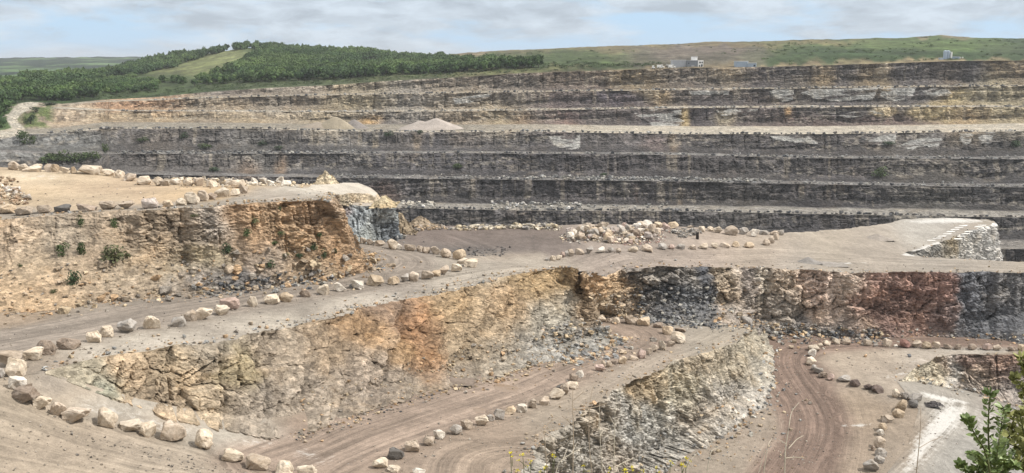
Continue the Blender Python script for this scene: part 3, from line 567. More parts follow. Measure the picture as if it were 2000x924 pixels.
FARC = [(250, 204, (152, 122, 96), (34, 9)), (320, 205, (150, 122, 96), 30), (120, 230, (148, 132, 112), (60, 14)), (230, 235, (146, 128, 102), (40, 12)), (330, 232, (144, 128, 100), (60, 12)), (450, 232, (144, 128, 102), (60, 12)), (560, 230, (144, 130, 106), (50, 12)), (420, 205, (146, 132, 112), (60, 10)), (560, 203, (138, 128, 114), 40), (640, 230, (150, 136, 112), 40), (720, 235, (178, 142, 88), (16, 8)),
        (700, 200, (150, 138, 112), (40, 9)), (800, 200, (132, 126, 118), 50), (560, 175, (124, 114, 104), 60), (700, 172, (128, 118, 100), 50), (900, 165, (116, 104, 92), 60), (1000, 160, (104, 96, 88), 60), (1100, 155, (120, 106, 90), 50), (900, 200, (140, 132, 118), 50), (1000, 195, (128, 120, 112), 40), (1100, 195, (92, 86, 90), 50), (1200, 195, (84, 78, 86), (60, 10)), (1290, 190, (168, 146, 112), (14, 10)),
        (900, 235, (160, 140, 112), 40), (980, 235, (168, 150, 116), 40), (1020, 238, (140, 114, 86), 20), (1060, 235, (124, 112, 102), 30), (1100, 235, (132, 108, 98), 30), (1170, 240, (104, 96, 92), 40), (1335, 230, (190, 166, 118), (8, 16)), (1420, 230, (176, 162, 132), (16, 14)), (1480, 235, (112, 100, 94), 40), (1540, 222, (196, 160, 112), (5, 10)), (1600, 240, (102, 86, 80), (70, 10)), (1720, 220, (196, 176, 138), (14, 6)), (1750, 240, (104, 90, 84), (60, 9)), (1830, 222, (176, 158, 120), (30, 12)), (1960, 225, (150, 136, 108), 50), (1870, 185, (166, 150, 110), (20, 14)), (1950, 190, (146, 138, 116), 50), (1900, 235, (150, 128, 96), 30),
        (1250, 150, (120, 106, 84), 40), (1330, 158, (112, 102, 92), 40), (1420, 145, (150, 132, 102), 30), (1400, 162, (104, 98, 92), 40), (1520, 140, (84, 80, 82), (60, 7)), (1600, 150, (140, 122, 92), 20), (1560, 165, (96, 90, 84), 40), (1660, 140, (86, 82, 82), 20), (1700, 155, (124, 110, 88), 30), (1800, 140, (92, 88, 88), 40), (1850, 155, (112, 102, 92), 30), (1900, 145, (86, 84, 88), 30), (1960, 140, (128, 114, 92), 30), (2000, 155, (120, 108, 92), 30),
        (1480, 195, (92, 86, 86), 50), (1380, 198, (88, 82, 84), 40), (1650, 200, (92, 88, 88), 40), (100, 280, (112, 112, 110), (90, 16)), (260, 275, (92, 88, 88), 40), (300, 285, (120, 104, 88), 30), (400, 275, (96, 90, 88), 60), (470, 290, (110, 106, 102), 40), (560, 275, (90, 86, 86), 40), (680, 275, (98, 94, 92), 50), (812, 280, (166, 140, 100), (7, 16)), (780, 275, (100, 92, 86), 30), (900, 280, (92, 88, 92), 60), (1020, 278, (90, 86, 88), 50), (1200, 280, (98, 92, 92), 50), (1220, 270, (140, 126, 120), (14, 9)), (1275, 280, (130, 108, 102), (16, 14)), (1315, 280, (140, 116, 84), (8, 18)), (1440, 285, (84, 80, 82), 60), (1600, 285, (88, 82, 80), 60), (1750, 300, (106, 98, 92), 40), (1960, 290, (88, 84, 84), 40),
        (300, 320, (108, 102, 100), 60), (420, 320, (104, 96, 92), 40), (480, 325, (140, 112, 84), (16, 16)), (550, 320, (150, 118, 84), (10, 16)), (620, 325, (92, 88, 90), 40), (800, 325, (86, 82, 86), 80), (1000, 328, (82, 78, 82), 80), (1200, 330, (82, 76, 78), 80), (1400, 330, (82, 76, 76), 80), (1600, 335, (80, 74, 76), 80), (1840, 335, (92, 84, 76), (30, 20)), (1800, 340, (84, 78, 76), 40), (1950, 335, (78, 74, 76), 60), (755, 375, (126, 94, 74), (20, 16)), (850, 378, (92, 86, 86), 50), (1000, 380, (86, 80, 82), 60), (1200, 385, (84, 78, 80), 80), (1245, 375, (120, 92, 78), (4, 16)), (1330, 385, (132, 116, 92), (4, 18)), (1450, 388, (90, 84, 78), 60), (1600, 392, (82, 78, 80), 80), (1800, 395, (88, 84, 80), 60), (1950, 398, (84, 80, 80), 60), (900, 425, (92, 88, 88), 80), (1200, 430, (92, 84, 80), 60), (1400, 435, (88, 84, 84), 80), (1600, 440, (80, 76, 80), 80), (1970, 455, (78, 74, 76), 60)]
terr = {1: (186, 176, 160), 2: (198, 189, 175), 3: (214, 205, 190), 4: (144, 141, 139), 5: (142, 139, 138), 6: (172, 167, 160), 7: (150, 145, 140)}
Vr = []; Cr = []
N_FACE, seedw = 26, 900
up = E[0]
def face_rows(A, Bm, k):
    H = np.maximum(A[:, 2] - Bm[:, 2], 0); s = u
    t = np.linspace(0, 1, N_FACE); tb = np.clip(1 - 0.30 * (0.2 + 1.6 * fbm(s / 28, s * 0 + k, 33, 3)), 0.35, 0.97)[:, None]; ga = 0.45
    tt = t[None] * np.ones((len(s), 1)); g = np.where(tt < tb, ga * tt / tb, ga + (1 - ga) * (tt - tb) / (1 - tb))
    P = A[:, None] + (Bm - A)[:, None] * np.stack([g, g, tt], -1)
    Vv = tt * H[:, None]; S = s[:, None] * np.ones_like(tt); sd = seedw + 20 * k
    fold = 3.2 * (fbm(S / 60, Vv * 0 + k * 3.1, sd, 3) - 0.5) * 2 + 0.05 * S
    vv = Vv + fold
    d = 1.3 * 2 * (fbm(S / 26, Vv / 26, sd + 1, 3) - 0.5) + 1.3 * 2 * (fbm(S / 4.5, Vv / 40, sd + 2, 3) - 0.5)
    bed = vv / 2.3 + 0.5 * fbm(S / 30, vv / 8, sd + 3, 2); fb = bed - np.floor(bed)
    hb = h01(np.floor(bed), np.floor(S / 24 + 5 * h01(np.floor(bed), seed=sd)), seed=sd + 4)
    d = d + (hb - 0.5) * 1.5 - 0.45 * (fb)                                     # ledges
    f1, f2, c, cx, cy = voro(S / 3.8, vv / 3.2, sd + 5)
    d = d + 0.9 * (c - 0.5) + 0.8 * cx * (h01(np.floor(c * 9999)) - 0.5) + 0.4 * cy - 0.5 * np.clip(1 - (f2 - f1) / 0.12, 0, 1)
    f1, f2, c2, cx, cy = voro(S / 1.7, vv / 1.5, sd + 6)
    d = d + 0.6 * (c2 - 0.5)
    sj = S / 7 + 0.3 * fbm(Vv / 4, S * 0.02, sd + 31, 3); fj = np.abs(sj - np.floor(sj) - 0.5) * 7; d = d - 1.3 * np.clip(1 - fj / 0.55, 0, 1) * (h01(np.floor(sj), np.floor(Vv / 6), seed=sd + 32) > 0.4)
    d = d + 0.5 * (fbm(S / 2.0, Vv / 2.0, sd + 7, 2) - 0.5)
    px, py = proj(P); wpx = px + 14 * (fbm(px / 22, py / 12, sd + 8, 2) - 0.5); wpy = py + 8 * (fbm(px / 22, py / 12, sd + 9, 2) - 0.5)
    sl = np.zeros(px.shape)
    for pl in slabs:
        pa = np.array(pl, float)
        if pa[:, 1].max() < py.min() - 12 or pa[:, 1].min() > py.max() + 12: continue
        sl = np.maximum(sl, inpoly(wpx, wpy, pa) * 1.0)
    soft = sst(0, 0.2, tt - tb)
    if k >= 4: col_k = 0.9
    d = d * (1 - 0.7 * soft) * (1 - 0.6 * sl) + sl * 0.5
    d = d * np.clip(Vv / 1.0, 0, 1) * np.clip(H / 6, 0.05, 1)[:, None] * np.clip((1 - tt) * 8, 0.25, 1)
    P[:, :, 1] -= d
    col = colour_field(px, py, FARC, (100, 95, 93), 1.0, 0.7, 0.85 if k < 4 else 0.55)
    tone = (0.72 + 0.56 * c) * (0.8 + 0.4 * c2) * (0.78 + 0.44 * hb)
    tone = tone * (1 - soft) + soft * (0.98 if k < 4 else 0.74)
    pale = sst(0.56, 0.66, fbm(S / 2.8, vv / 1.0, sd + 10, 3)) * sst(0.42, 0.6, fbm(S / 30, vv / 7, sd + 14, 3)) * (1 - soft)
    dark = sst(0.57, 0.70, fbm(S / 3.2, vv / 1.3 + 40, sd + 15, 3)) * (1 - soft); col = col * (1 - 0.3 * dark[..., None])
    col = col * tone[..., None]
    col = col * (1 - 0.36 * pale[..., None]) + 0.36 * pale[..., None] * lin((176, 168, 156))
    vs = sst(0.66, 0.74, fbm(S / 2.5, Vv / 40, sd + 12, 2)) * sst(0.5, 0.6, fbm(S / 40, Vv / 40, sd + 13, 2)) * (1 - soft)
    col = col * (1 - 0.3 * vs[..., None]) + 0.3 * vs[..., None] * lin((172, 162, 146))
    sl = sl * sst(0.36, 0.5, fbm(S / 9, vv / 1.3, sd + 18, 3)) * 0.85
    col = col * (1 - sl[..., None]) + sl[..., None] * lin((164, 163, 160)) * (0.7 + 0.6 * fbm(S / 3, Vv / 2, sd + 11, 4))[..., None]
    if k >= 4: col = col * 0.84
    if k in (1, 2, 3): col = col * np.interp(px, [900, 1300], [1.05, 1.0])[..., None]
    left = sst(60, 20, px) * (py < 258)
    col = col * (1 - left[..., None]) + left[..., None] * lin((70, 86, 52))
    return P, col
def terr_rows(A, Bm, k, n):
    t = np.linspace(0, 1, n)[1:-1]
    P = A[:, None] + (Bm - A)[:, None] * t[None, :, None]
    S = u[:, None] * np.ones_like(P[..., 0])
    P[..., 2] += 0.5 * (fbm(S / 5, P[..., 1] / 5, 700 + k, 3) - 0.5)
    return P
prev = E[0]
cc = lambda c, P: 0.52 * lin(c)[None, None] * np.ones(P.shape) * (0.85 + 0.3 * fbm(P[..., 0] / 9, P[..., 1] / 9, 77, 3))[..., None]
for k in range(1, 8):
    e = E[k]; w = wid[k] * (prof([(-300, 0.5), (60, 0.5), (200, 1), (2300, 1)]) if k != 3 else prof([(-300, 0.35), (60, 0.4), (220, 0.9), (500, 0.75), (640, 1), (2300, 1.0)]))
    foot = e.copy(); foot[:, 1] += w; foot[:, 0] *= (foot[:, 1] / e[:, 1]); foot[:, 2] = np.minimum(e[:, 2] + 0.012 * w, prev[:, 2] - 0.02)
    foot[:, 1] = np.minimum(foot[:, 1], prev[:, 1] - 0.2)
    foot[:, 2] += (1.2 if k != 3 else 0.3) * fbm(u / 12, u * 0 + k, 88, 3)
    foot[:, 2] = np.minimum(foot[:, 2], prev[:, 2])
    P, c = face_rows(prev, foot, k); Vr.append(P); Cr.append(c)
    T = terr_rows(foot, e, k, 9 if k == 3 else 5)
    px, py = proj(T)
    tc = cc(terr[k], T)
    if k == 3:
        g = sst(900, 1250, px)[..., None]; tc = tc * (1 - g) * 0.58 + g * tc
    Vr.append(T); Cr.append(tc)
    j = 0.9 * (fbm(u / 5, u * 0 + k, 90, 3) - 0.5) * 2
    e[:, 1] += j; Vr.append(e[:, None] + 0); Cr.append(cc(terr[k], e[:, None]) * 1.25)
    prev = e
low = prev.copy(); low[:, 1] -= 7; low[:, 2] = ZC - 99
P, c = face_rows(prev, low, 8); Vr.append(P[:, 1:]); Cr.append(c[:, 1:])
W = np.concatenate(Vr, 1); WC = np.concatenate(Cr, 1)
px, py = proj(W)
# the pale track that climbs out of the quarry on the left
trk = np.array([(-40, 268), (10, 262), (40, 255), (30, 245), (22, 232), (35, 216), (52, 204), (66, 198)], float)
tw = np.interp(py, [195, 205, 225, 262], [9, 10, 9, 8])
td = pdist(px, py, trk)[0]; tm = (1 - sst(tw * 0.8, tw * 1.25, td)) * (px < 110)
WC = WC * (1 - tm[..., None]) + 0.55 * tm[..., None] * lin((214, 206, 192))[None, None]
bank = sst(0.35, 0.55, fbm(px / 20, py / 9, 93, 3)) * sst(112, 92, px) * sst(40, 52, px) * sst(254, 244, py) * sst(200, 207, py) * (1 - tm)
WC = WC * (1 - bank[..., None]) + bank[..., None] * lin((88, 98, 62))
nn, mm = W.shape[:2]; idx = np.arange(nn * mm).reshape(nn, mm)
q = np.stack([idx[:-1, :-1], idx[:-1, 1:], idx[1:, 1:], idx[1:, :-1]], -1).reshape(-1, 4)[:, ::-1]
mesh_np('stepped_quarry_wall', W.reshape(-1, 3), q, M_FAR, {'Col': (WC * 1.22 * np.array((1.0, 1.0, .99))).reshape(-1, 3)}, kind='structure')
# pit floor under everything, out to the horizon
g = np.array([-9000, -2500, -600, -200, 0, 200, 600, 2500, 9000.0]); gy = np.array([-300, 0, 100, 300, 520, 800, 2500, 12000.0])
GX, GY = np.meshgrid(g, gy); V = np.c_[GX.ravel(), GY.ravel(), np.full(GX.size, ZC - 97.0)]
i = np.arange(GX.size).reshape(GX.shape); q = np.stack([i[:-1, :-1], i[:-1, 1:], i[1:, 1:], i[1:, :-1]], -1).reshape(-1, 4)
mesh_np('ground', V, q, M_GROUND, {'Col': np.tile(lin((140, 132, 122)) * 0.8, (len(V), 1)), 'road': np.zeros((len(V), 3)), 'dust': np.zeros(len(V))}, kind='structure')
# ------------------------------------------------------------------ hills behind the rim
crest = prof([(-300, 156), (0, 152), (100, 150), (200, 146), (250, 132), (310, 118), (350, 112), (400, 106), (440, 99), (480, 93), (520, 95), (560, 96), (650, 101), (720, 104), (760, 110), (800, 115), (850, 116), (880, 105), (940, 100), (1000, 97), (1080, 95), (1200, 90), (1300, 86), (1400, 82), (1560, 79), (1700, 75), (1760, 74), (1800, 71), (1840, 68), (1865, 71), (1900, 73), (2000, 75), (2300, 78)])
Dc = prof([(-300, 1000), (150, 1000), (300, 1250), (800, 1250), (880, 1180), (2300, 1080)])
rim = E[0]
tt = np.linspace(0, 1, 70); HP = []
for t in tt:
    D = rim[:, 1] + (Dc - rim[:, 1]) * t
    ramp = np.interp(xs, [-300, 850, 950, 1150, 2300], [0.75, 0.75, 0.6, 0.5, 0.5]); yy = Y[0] + (crest - Y[0]) * np.where(t > 0, t ** ramp, 0)
    flat = sst(0, 0.12, t); yy = Y[0] + (yy - Y[0]) * (flat if t < 0.12 else 1)
    P = np.stack([at_d(x, y, d) for x, y, d in zip(xs, yy, D)]); HP.append(P)
HP[0] = W[:, 0] * 1.0
bk = HP[-1].copy(); bk[:, 1] += 150; bk[:, 2] -= 15; HP.append(bk); bk = bk.copy(); bk[:, 1] += 200; bk[:, 2] = ZC - 97; HP.append(bk)
HP = np.stack(HP, 1)
HP[:, 2:-1, 2] += 2.4 * (fbm(HP[:, 2:-1, 0] / 30, HP[:, 2:-1, 1] / 45, 301, 4) - 0.5) + 1.0 * (fbm(HP[:, 2:-1, 0] / 6, HP[:, 2:-1, 1] / 14, 303, 3) - 0.5)
px, py = proj(HP)
HILLC = [(300, 150, (74, 92, 50), 60), (380, 125, (130, 138, 84), (50, 16)), (450, 105, (134, 142, 88), (40, 12)), (330, 138, (138, 138, 86), (40, 9)), (500, 100, (84, 110, 58), 20), (560, 165, (88, 100, 66), (120, 7)), (400, 180, (74, 92, 54), (60, 9)), (300, 187, (72, 90, 54), (60, 6)), (750, 157, (96, 104, 66), (80, 6)), (950, 142, (112, 116, 74), (80, 6)), (1000, 147, (120, 104, 82), (70, 4)),
         (950, 101, (150, 132, 110), (60, 4)), (1000, 105, (98, 108, 68), (80, 6)), (1120, 100, (130, 122, 86), (120, 4)), (1150, 108, (86, 100, 58), (100, 6)), (1100, 118, (80, 98, 56), (80, 8)), (1170, 128, (70, 88, 52), (60, 5)), (1300, 88, (140, 128, 92), (100, 4)), (1300, 105, (126, 116, 106), (60, 9)), (1400, 98, (128, 116, 106), (70, 8)), (1360, 118, (112, 106, 92), (70, 9)), (1270, 122, (104, 102, 84), (30, 8)), (1430, 88, (138, 122, 88), (60, 3)), (1470, 112, (104, 104, 84), 16),
         (1560, 92, (92, 110, 62), (60, 7)), (1540, 110, (72, 94, 54), (40, 12)), (1600, 84, (142, 130, 90), (70, 4)), (1640, 105, (66, 90, 52), (60, 10)), (1700, 88, (98, 118, 66), (70, 7)), (1800, 88, (96, 118, 64), (60, 8)), (1760, 108, (66, 88, 52), (60, 9)), (1830, 69, (138, 128, 98), (50, 3)), (1900, 82, (92, 116, 62), (60, 7)), (1980, 95, (84, 100, 64), (50, 12)), (1900, 104, (68, 92, 56), (60, 7)), (2000, 110, (64, 86, 56), 40),
         (1300, 132, (140, 124, 96), (120, 3)), (1550, 129, (150, 134, 102), (140, 3)), (1800, 120, (166, 148, 112), (120, 3)), (1980, 117, (160, 142, 110), (80, 3)), (60, 190, (60, 80, 44), 70), (100, 165, (66, 90, 50), (80, 10)), (10, 152, (96, 140, 72), (26, 4))]
HC = colour_field(px, py, HILLC, (76, 94, 56), 0.56, 1.0, 0.86)
tuft = (0.45 + 1.1 * fbm(HP[..., 0] / 4.5, HP[..., 1] / 10, 305, 4)) * (0.6 + 0.8 * fbm(HP[..., 0] / 28, HP[..., 1] / 22, 307, 4)); HC = HC * tuft[..., None]
nn, mm = HP.shape[:2]; idx = np.arange(nn * mm).reshape(nn, mm)
q = np.stack([idx[:-1, :-1], idx[1:, :-1], idx[1:, 1:], idx[:-1, 1:]], -1).reshape(-1, 4)[:, ::-1]
def grass_mat():
    m, nt, b = new_mat('hillside'); pos = nd(nt, 'ShaderNodeNewGeometry').outputs['Position']
    n1 = noise(nt, smap(nt, pos, 1, 0.45, 1), 0.16, 8, 0.75); n2 = noise(nt, smap(nt, pos, 1, 0.4, 1), 0.05, 5, 0.6)
    f = mth(nt, 'MULTIPLY', mapr(nt, n1, 0.3, 0.7, 0.5, 1.5), mapr(nt, n2, 0.3, 0.7, 0.7, 1.3))
    nt.links.new(vscale(nt, attr(nt, 'Col').outputs['Vector'], f), b.inputs['Base Color']); bump(nt, n1, b, 0.8, 2.0); return m
M_HILL = grass_mat()
mesh_np('hillside', HP.reshape(-1, 3), q, M_HILL, {'Col': HC.reshape(-1, 3)}, smooth=True, kind='structure')
# distant hills, about three kilometres off
xd = np.arange(-500, 2600, 4.0)
yc = np.interp(xd, [-500, 0, 100, 200, 280, 420, 900, 2600], [116, 113, 112, 111, 112, 114, 116, 116]) + 1.2 * (fbm(xd / 16, xd * 0, 311, 3) - 0.5) * 2
DP = []
for t in np.linspace(0, 1, 70):
    D = 1500 + 1900 * t; yy = 152 + (yc - 152) * t ** 0.8
    DP.append(np.stack([at_d(x, y, D) for x, y in zip(xd, yy)]))
bk = DP[-1].copy(); bk[:, 1] += 800; bk[:, 2] = ZC - 97; DP.append(bk)
fr = DP[0].copy(); fr[:, 1] -= 150; fr[:, 2] -= 25; DP.insert(0, fr); DP = np.stack(DP, 1)
DP[..., 2] += 5 * (fbm(DP[..., 0] / 140, DP[..., 1] / 140, 313, 3) - 0.5) * (np.arange(DP.shape[1]) > 0)
px, py = proj(DP)
wood = sst(0.40, 0.5, fbm(DP[..., 0] / 60, DP[..., 1] / 200, 315, 4))
DC = lin((100, 126, 84)) * (1 - wood[..., None]) + lin((32, 54, 40)) * wood[..., None]
DC = DC * 0.62
nn, mm = DP.shape[:2]; idx = np.arange(nn * mm).reshape(nn, mm)
q = np.stack([idx[:-1, :-1], idx[1:, :-1], idx[1:, 1:], idx[:-1, 1:]], -1).reshape(-1, 4)[:, ::-1]
mesh_np('distant_hills', DP.reshape(-1, 3), q, M_HILL, {'Col': DC.reshape(-1, 3)}, smooth=True, kind='structure')
# ------------------------------------------------------------------ boulders
RC = dict(c=('cream', (212, 192, 162)), t=('tan', (192, 170, 143)), k=('brown', (166, 143, 121)), g=('grey', (168, 160, 151)), d=('dark grey', (112, 109, 107)), w=('whitish', (220, 210, 194)),
          o=('ochre', (202, 174, 132)), r=('pinkish', (186, 153, 137)), R=('dark red', (146, 94, 80)), K=('dark brown', (118, 98, 90)), p=('pink grey', (184, 168, 158)))
BM = {k: boulder_mat('boulder_' + v[0].replace(' ', '_'), v[1], 0.9) for k, v in RC.items()}
def rock_bm(seed, boxy=0.6, fine=True):
    r = random.Random(seed); bm = bmesh.new()
    for i in range(17 if fine else 11):
        v = Vector((r.gauss(0, 1), r.gauss(0, 1), r.gauss(0, 1))).normalized(); m = max(abs(c) for c in v)
        v = v * (1 - boxy) + v / m * boxy * 0.86; bm.verts.new(v * r.uniform(0.80, 1.0))
    bmesh.ops.convex_hull(bm, input=bm.verts[:]); bmesh.ops.delete(bm, geom=[v for v in bm.verts if not v.link_faces], context='VERTS')
    if fine:
        bmesh.ops.dissolve_limit(bm, angle_limit=R(13), verts=bm.verts[:], edges=bm.edges[:])
        bmesh.ops.bevel(bm, geom=bm.edges[:], offset=0.05, segments=1, affect='EDGES', clamp_overlap=True)
        bmesh.ops.triangulate(bm, faces=bm.faces[:])
        for _ in range(2):
            bmesh.ops.subdivide_edges(bm, edges=[e for e in bm.edges if e.calc_length() > .13], cuts=1, use_grid_fill=True); bmesh.ops.triangulate(bm, faces=bm.faces[:])
        c_ = np.array([v.co for v in bm.verts]); o_ = seed * 3.7
        f1, f2, cd_, a_, b_ = voro(c_[:, 0] * 1.7 + c_[:, 2] * .9 + o_, c_[:, 1] * 1.7 - c_[:, 2] * 1.1, seed)
        dd = 0.16 * (cd_ - .5) + 0.12 * a_ * (cd_ - .5) + 0.10 * (fbm(c_[:, 0] * 3.3 + c_[:, 2] * 2 + o_, c_[:, 1] * 3.3 - c_[:, 2] * 2.4, seed, 3) - .5)
        for v, q_ in zip(bm.verts, dd): v.co += v.co.normalized() * (q_ + r.uniform(-.012, .012))
    co = np.array([v.co for v in bm.verts]); lo, hi = co.min(0), co.max(0)
    for v in bm.verts: v.co = Vector(((v.co.x - (lo[0] + hi[0]) / 2) / (hi[0] - lo[0]), (v.co.y - (lo[1] + hi[1]) / 2) / (hi[1] - lo[1]), (v.co.z - lo[2]) / (hi[2] - lo[2])))
    return bm
PROTO = []
for i in range(26):
    bm = rock_bm(100 + i, 0.55 + 0.42 * (i % 5) / 4); me = bpy.data.meshes.new('boulder'); bm.to_mesh(me); bm.free(); me.materials.append(BM['t']); PROTO.append(me)
ORD = 'first second third fourth fifth sixth seventh eighth ninth tenth eleventh twelfth thirteenth fourteenth fifteenth sixteenth seventeenth eighteenth nineteenth twentieth'.split()
ORD += ['twenty-' + w for w in ORD[:9]] + ['thirtieth'] + ['thirty-' + w for w in ORD[:9]]
GRIT = []                                                # small stones collected for the scree
def put_boulder(p, w, h, d, code, rz, label, group):
    o = bpy.data.objects.new('boulder', random.choice(PROTO)); COL.objects.link(o)
    o.material_slots[0].link = 'OBJECT'; o.material_slots[0].material = BM[code]
    o.location = (p[0], p[1], p[2] - 0.09 * h); o.scale = (w, d, h * 1.1); o.rotation_euler = (random.uniform(-.16, .16), random.uniform(-.16, .16), rz)
    return tag(o, label, 'boulder', group)
def row(items, surf, where, group, by='x', frm='left'):
    its = sorted(items, key=lambda t: t[0] if by == 'x' else t[1])
    for i, (cx, by_, w, h, c) in enumerate(its):
        p = surf.hit(cx, by_ - 1); D = p[1]; W = w * D / F; H = h * D / F * 0.97
        de = min(max(0.75 * W, 0.8 * H), 1.25 * W); 
        q = p.copy(); q[:2] *= 1 + 0.42 * de / D; q[2] = float(surf.z(q[0], q[1]))
        size = 'small' if W < 1.15 else 'large' if W > 2.15 else 'mid-sized'
        shape = 'flat' if h / w < 0.56 else 'upright' if h / w > 0.95 else 'blocky'
        put_boulder(q, W * 0.93, H * .95, de, c, random.choice((0, math.pi)) + random.uniform(-.18, .18), f'{size} {RC[c][0]} {shape} boulder, ' + (f'{ORD[i]} from the {frm} ' if len(its) > 1 else '') + where, group)
        for _ in range(5):
            a = random.uniform(0, 6.28); rr = W * random.uniform(.55, 1.1); x, y = q[0] + rr * math.cos(a), q[1] + rr * .8 * math.sin(a)
            GRIT.append((x, y, float(surf.z(x, y)), random.uniform(.07, .2), (160, 148, 132)))
row([(33, 765, 39, 28, 'w'), (52, 792, 56, 33, 'k'), (83, 804, 40, 28, 'c'), (115, 815, 36, 31, 't'), (152, 831, 62, 31, 't'), (210, 837, 43, 38, 'c'), (258, 845, 54, 22, 'c'), (292, 855, 40, 30, 'c'), (338, 864, 56, 44, 't'), (400, 880, 38, 44, 'c'), (454, 902, 49, 27, 'c'), (505, 919, 56, 30, 't'), (557, 930, 40, 32, 'c'), (602, 936, 45, 28, 'c')],
    SQ, 'along the hairpin edge, lower left', 'boulders round the hairpin')
row([(25, 720, 50, 40, 't'), (33, 738, 46, 44, 'c'), (3, 741, 18, 20, 'g'), (65, 706, 42, 27, 'c'), (92, 695, 45, 29, 'k'), (134, 686, 51, 23, 'k'), (185, 671, 33, 27, 'c'), (207, 660, 32, 25, 'c'), (251, 652, 39, 29, 'g'), (297, 646, 37, 30, 'c'), (349, 642, 31, 23, 'g'), (373, 631, 28, 23, 't'), (400, 628, 38, 26, 'c'), (433, 619, 33, 20, 'c'), (451, 608, 44, 26, 'r'), (492, 601, 23, 23, 'c'), (530, 596, 36, 20, 'c'), (558, 592, 33, 20, 'o'), (595, 583, 25, 16, 'k'), (631, 577, 27, 22, 'c'), (663, 571, 27, 20, 'w'),
     (699, 566, 27, 22, 'w'), (733, 560, 38, 23, 'o'), (770, 558, 26, 18, 'o'), (791, 553, 18, 18, 'g'), (809, 551, 24, 22, 't'), (834, 547, 27, 19, 't'), (852, 541, 22, 13, 'o'), (869, 538, 22, 19, 't'), (891, 532, 24, 18, 'c'), (918, 523, 31, 19, 'c')],
    S1, 'beside the upper haul road', 'boulders beside the upper haul road')
row([(905, 517, 26, 12, 'c'), (896, 510, 30, 23, 'o'), (870, 506, 24, 20, 't'), (851, 499, 24, 18, 't'), (833, 497, 18, 15, 't'), (820, 493, 14, 13, 't'), (800, 492, 27, 14, 't'), (768, 489, 25, 23, 'c'), (778, 489, 16, 14, 'w'), (742, 483, 24, 12, 't'), (723, 480, 19, 12, 't'), (708, 478, 14, 13, 't'), (691, 475, 23, 16, 't')],
    S1, 'in the curve below the grey knoll', 'boulders below the grey knoll')
row([(1068, 511, 9, 7, 'g'), (1079, 511, 14, 11, 'c'), (1091, 510, 16, 10, 'c'), (1098, 505, 12, 12, 'r'), (1106, 503, 9, 14, 'g'), (1115, 503, 17, 15, 't'), (1133, 499, 20, 13, 't'), (1151, 497, 16, 15, 'g'), (1173, 496, 19, 13, 'w'), (1192, 494, 13, 11, 'g'), (1208, 494, 12, 9, 't'), (1237, 494, 23, 12, 'c'), (1263, 493, 26, 15, 't'), (1295, 489, 20, 14, 'g'), (1311, 488, 14, 10, 'r'), (1330, 488, 19, 11, 'g'), (1352, 488, 17, 10, 't'), (1372, 487, 20, 13, 'c'), (1395, 486, 16, 11, 'c'), (1417, 485, 22, 11, 't'), (1436, 484, 17, 12, 'o'), (1463, 486, 22, 12, 'o'), (1496, 481, 17, 13, 't'), (1507, 477, 14, 15, 't'), (1515, 470, 13, 15, 't'), (1524, 461, 15, 12, 'g')],
    S1, 'in the row across the middle plateau', 'boulders across the plateau')
row([(1371, 453, 16, 13, 'c'), (1387, 452, 15, 10, 'c'), (1403, 456, 18, 14, 'c'), (1427, 460, 29, 19, 't'), (1454, 459, 20, 16, 'g'), (1473, 464, 21, 16, 'w'), (1493, 460, 21, 10, 'g'), (1513, 461, 20, 9, 't'), (1349, 450, 14, 10, 't'), (1314, 449, 28, 14, 'o')],
    S1, 'behind the post at the plateau rim', 'boulders on the back rim of the plateau')
row([(741, 915, 36, 22, 'c'), (770, 923, 30, 13, 'c'), (817, 930, 30, 16, 'w'), (773, 898, 37, 26, 'd'), (805, 882, 36, 26, 't'), (835, 871, 26, 19, 't'), (858, 860, 28, 21, 'w'), (889, 852, 27, 22, 'g'), (912, 841, 28, 24, 't'), (942, 835, 31, 23, 'c'), (957, 824, 20, 15, 'g'), (975, 821, 26, 25, 'g'), (998, 811, 26, 16, 'o'), (1020, 807, 23, 20, 'w'), (1038, 798, 20, 23, 't'), (1062, 792, 22, 19, 't'), (1087, 782, 34, 22, 'c'), (1105, 773, 19, 26, 't'), (1092, 762, 20, 10, 'd'), (1120, 763, 26, 16, 'c'), (1120, 747, 21, 16, 'k'), (1131, 740, 19, 15, 'w')],
    SQ, 'beside the lower haul road', 'boulders beside the lower haul road')
row([(1171, 728, 24, 15, 'r'), (1180, 720, 12, 15, 't'), (1190, 720, 15, 14, 't'), (1197, 714, 17, 12, 'k'), (1215, 713, 19, 16, 'o'), (1236, 705, 23, 10, 't'), (1252, 702, 19, 21, 'r'), (1268, 695, 18, 15, 't'), (1277, 689, 20, 15, 't'), (1294, 686, 16, 22, 'c'), (1311, 679, 17, 12, 't'), (1323, 674, 35, 24, 'c'), (1328, 652, 24, 10, 'k'), (1306, 656, 25, 19, 'o'), (1286, 643, 22, 11, 'k'), (1258, 640, 29, 18, 'o'), (1233, 636, 30, 16, 't'), (1202, 634, 18, 13, 'c'), (1191, 632, 12, 10, 't'), (1171, 630, 29, 14, 'c'), (1157, 628, 10, 8, 't')],
    SQ, 'round the far bend of that road', 'boulders round the far bend')
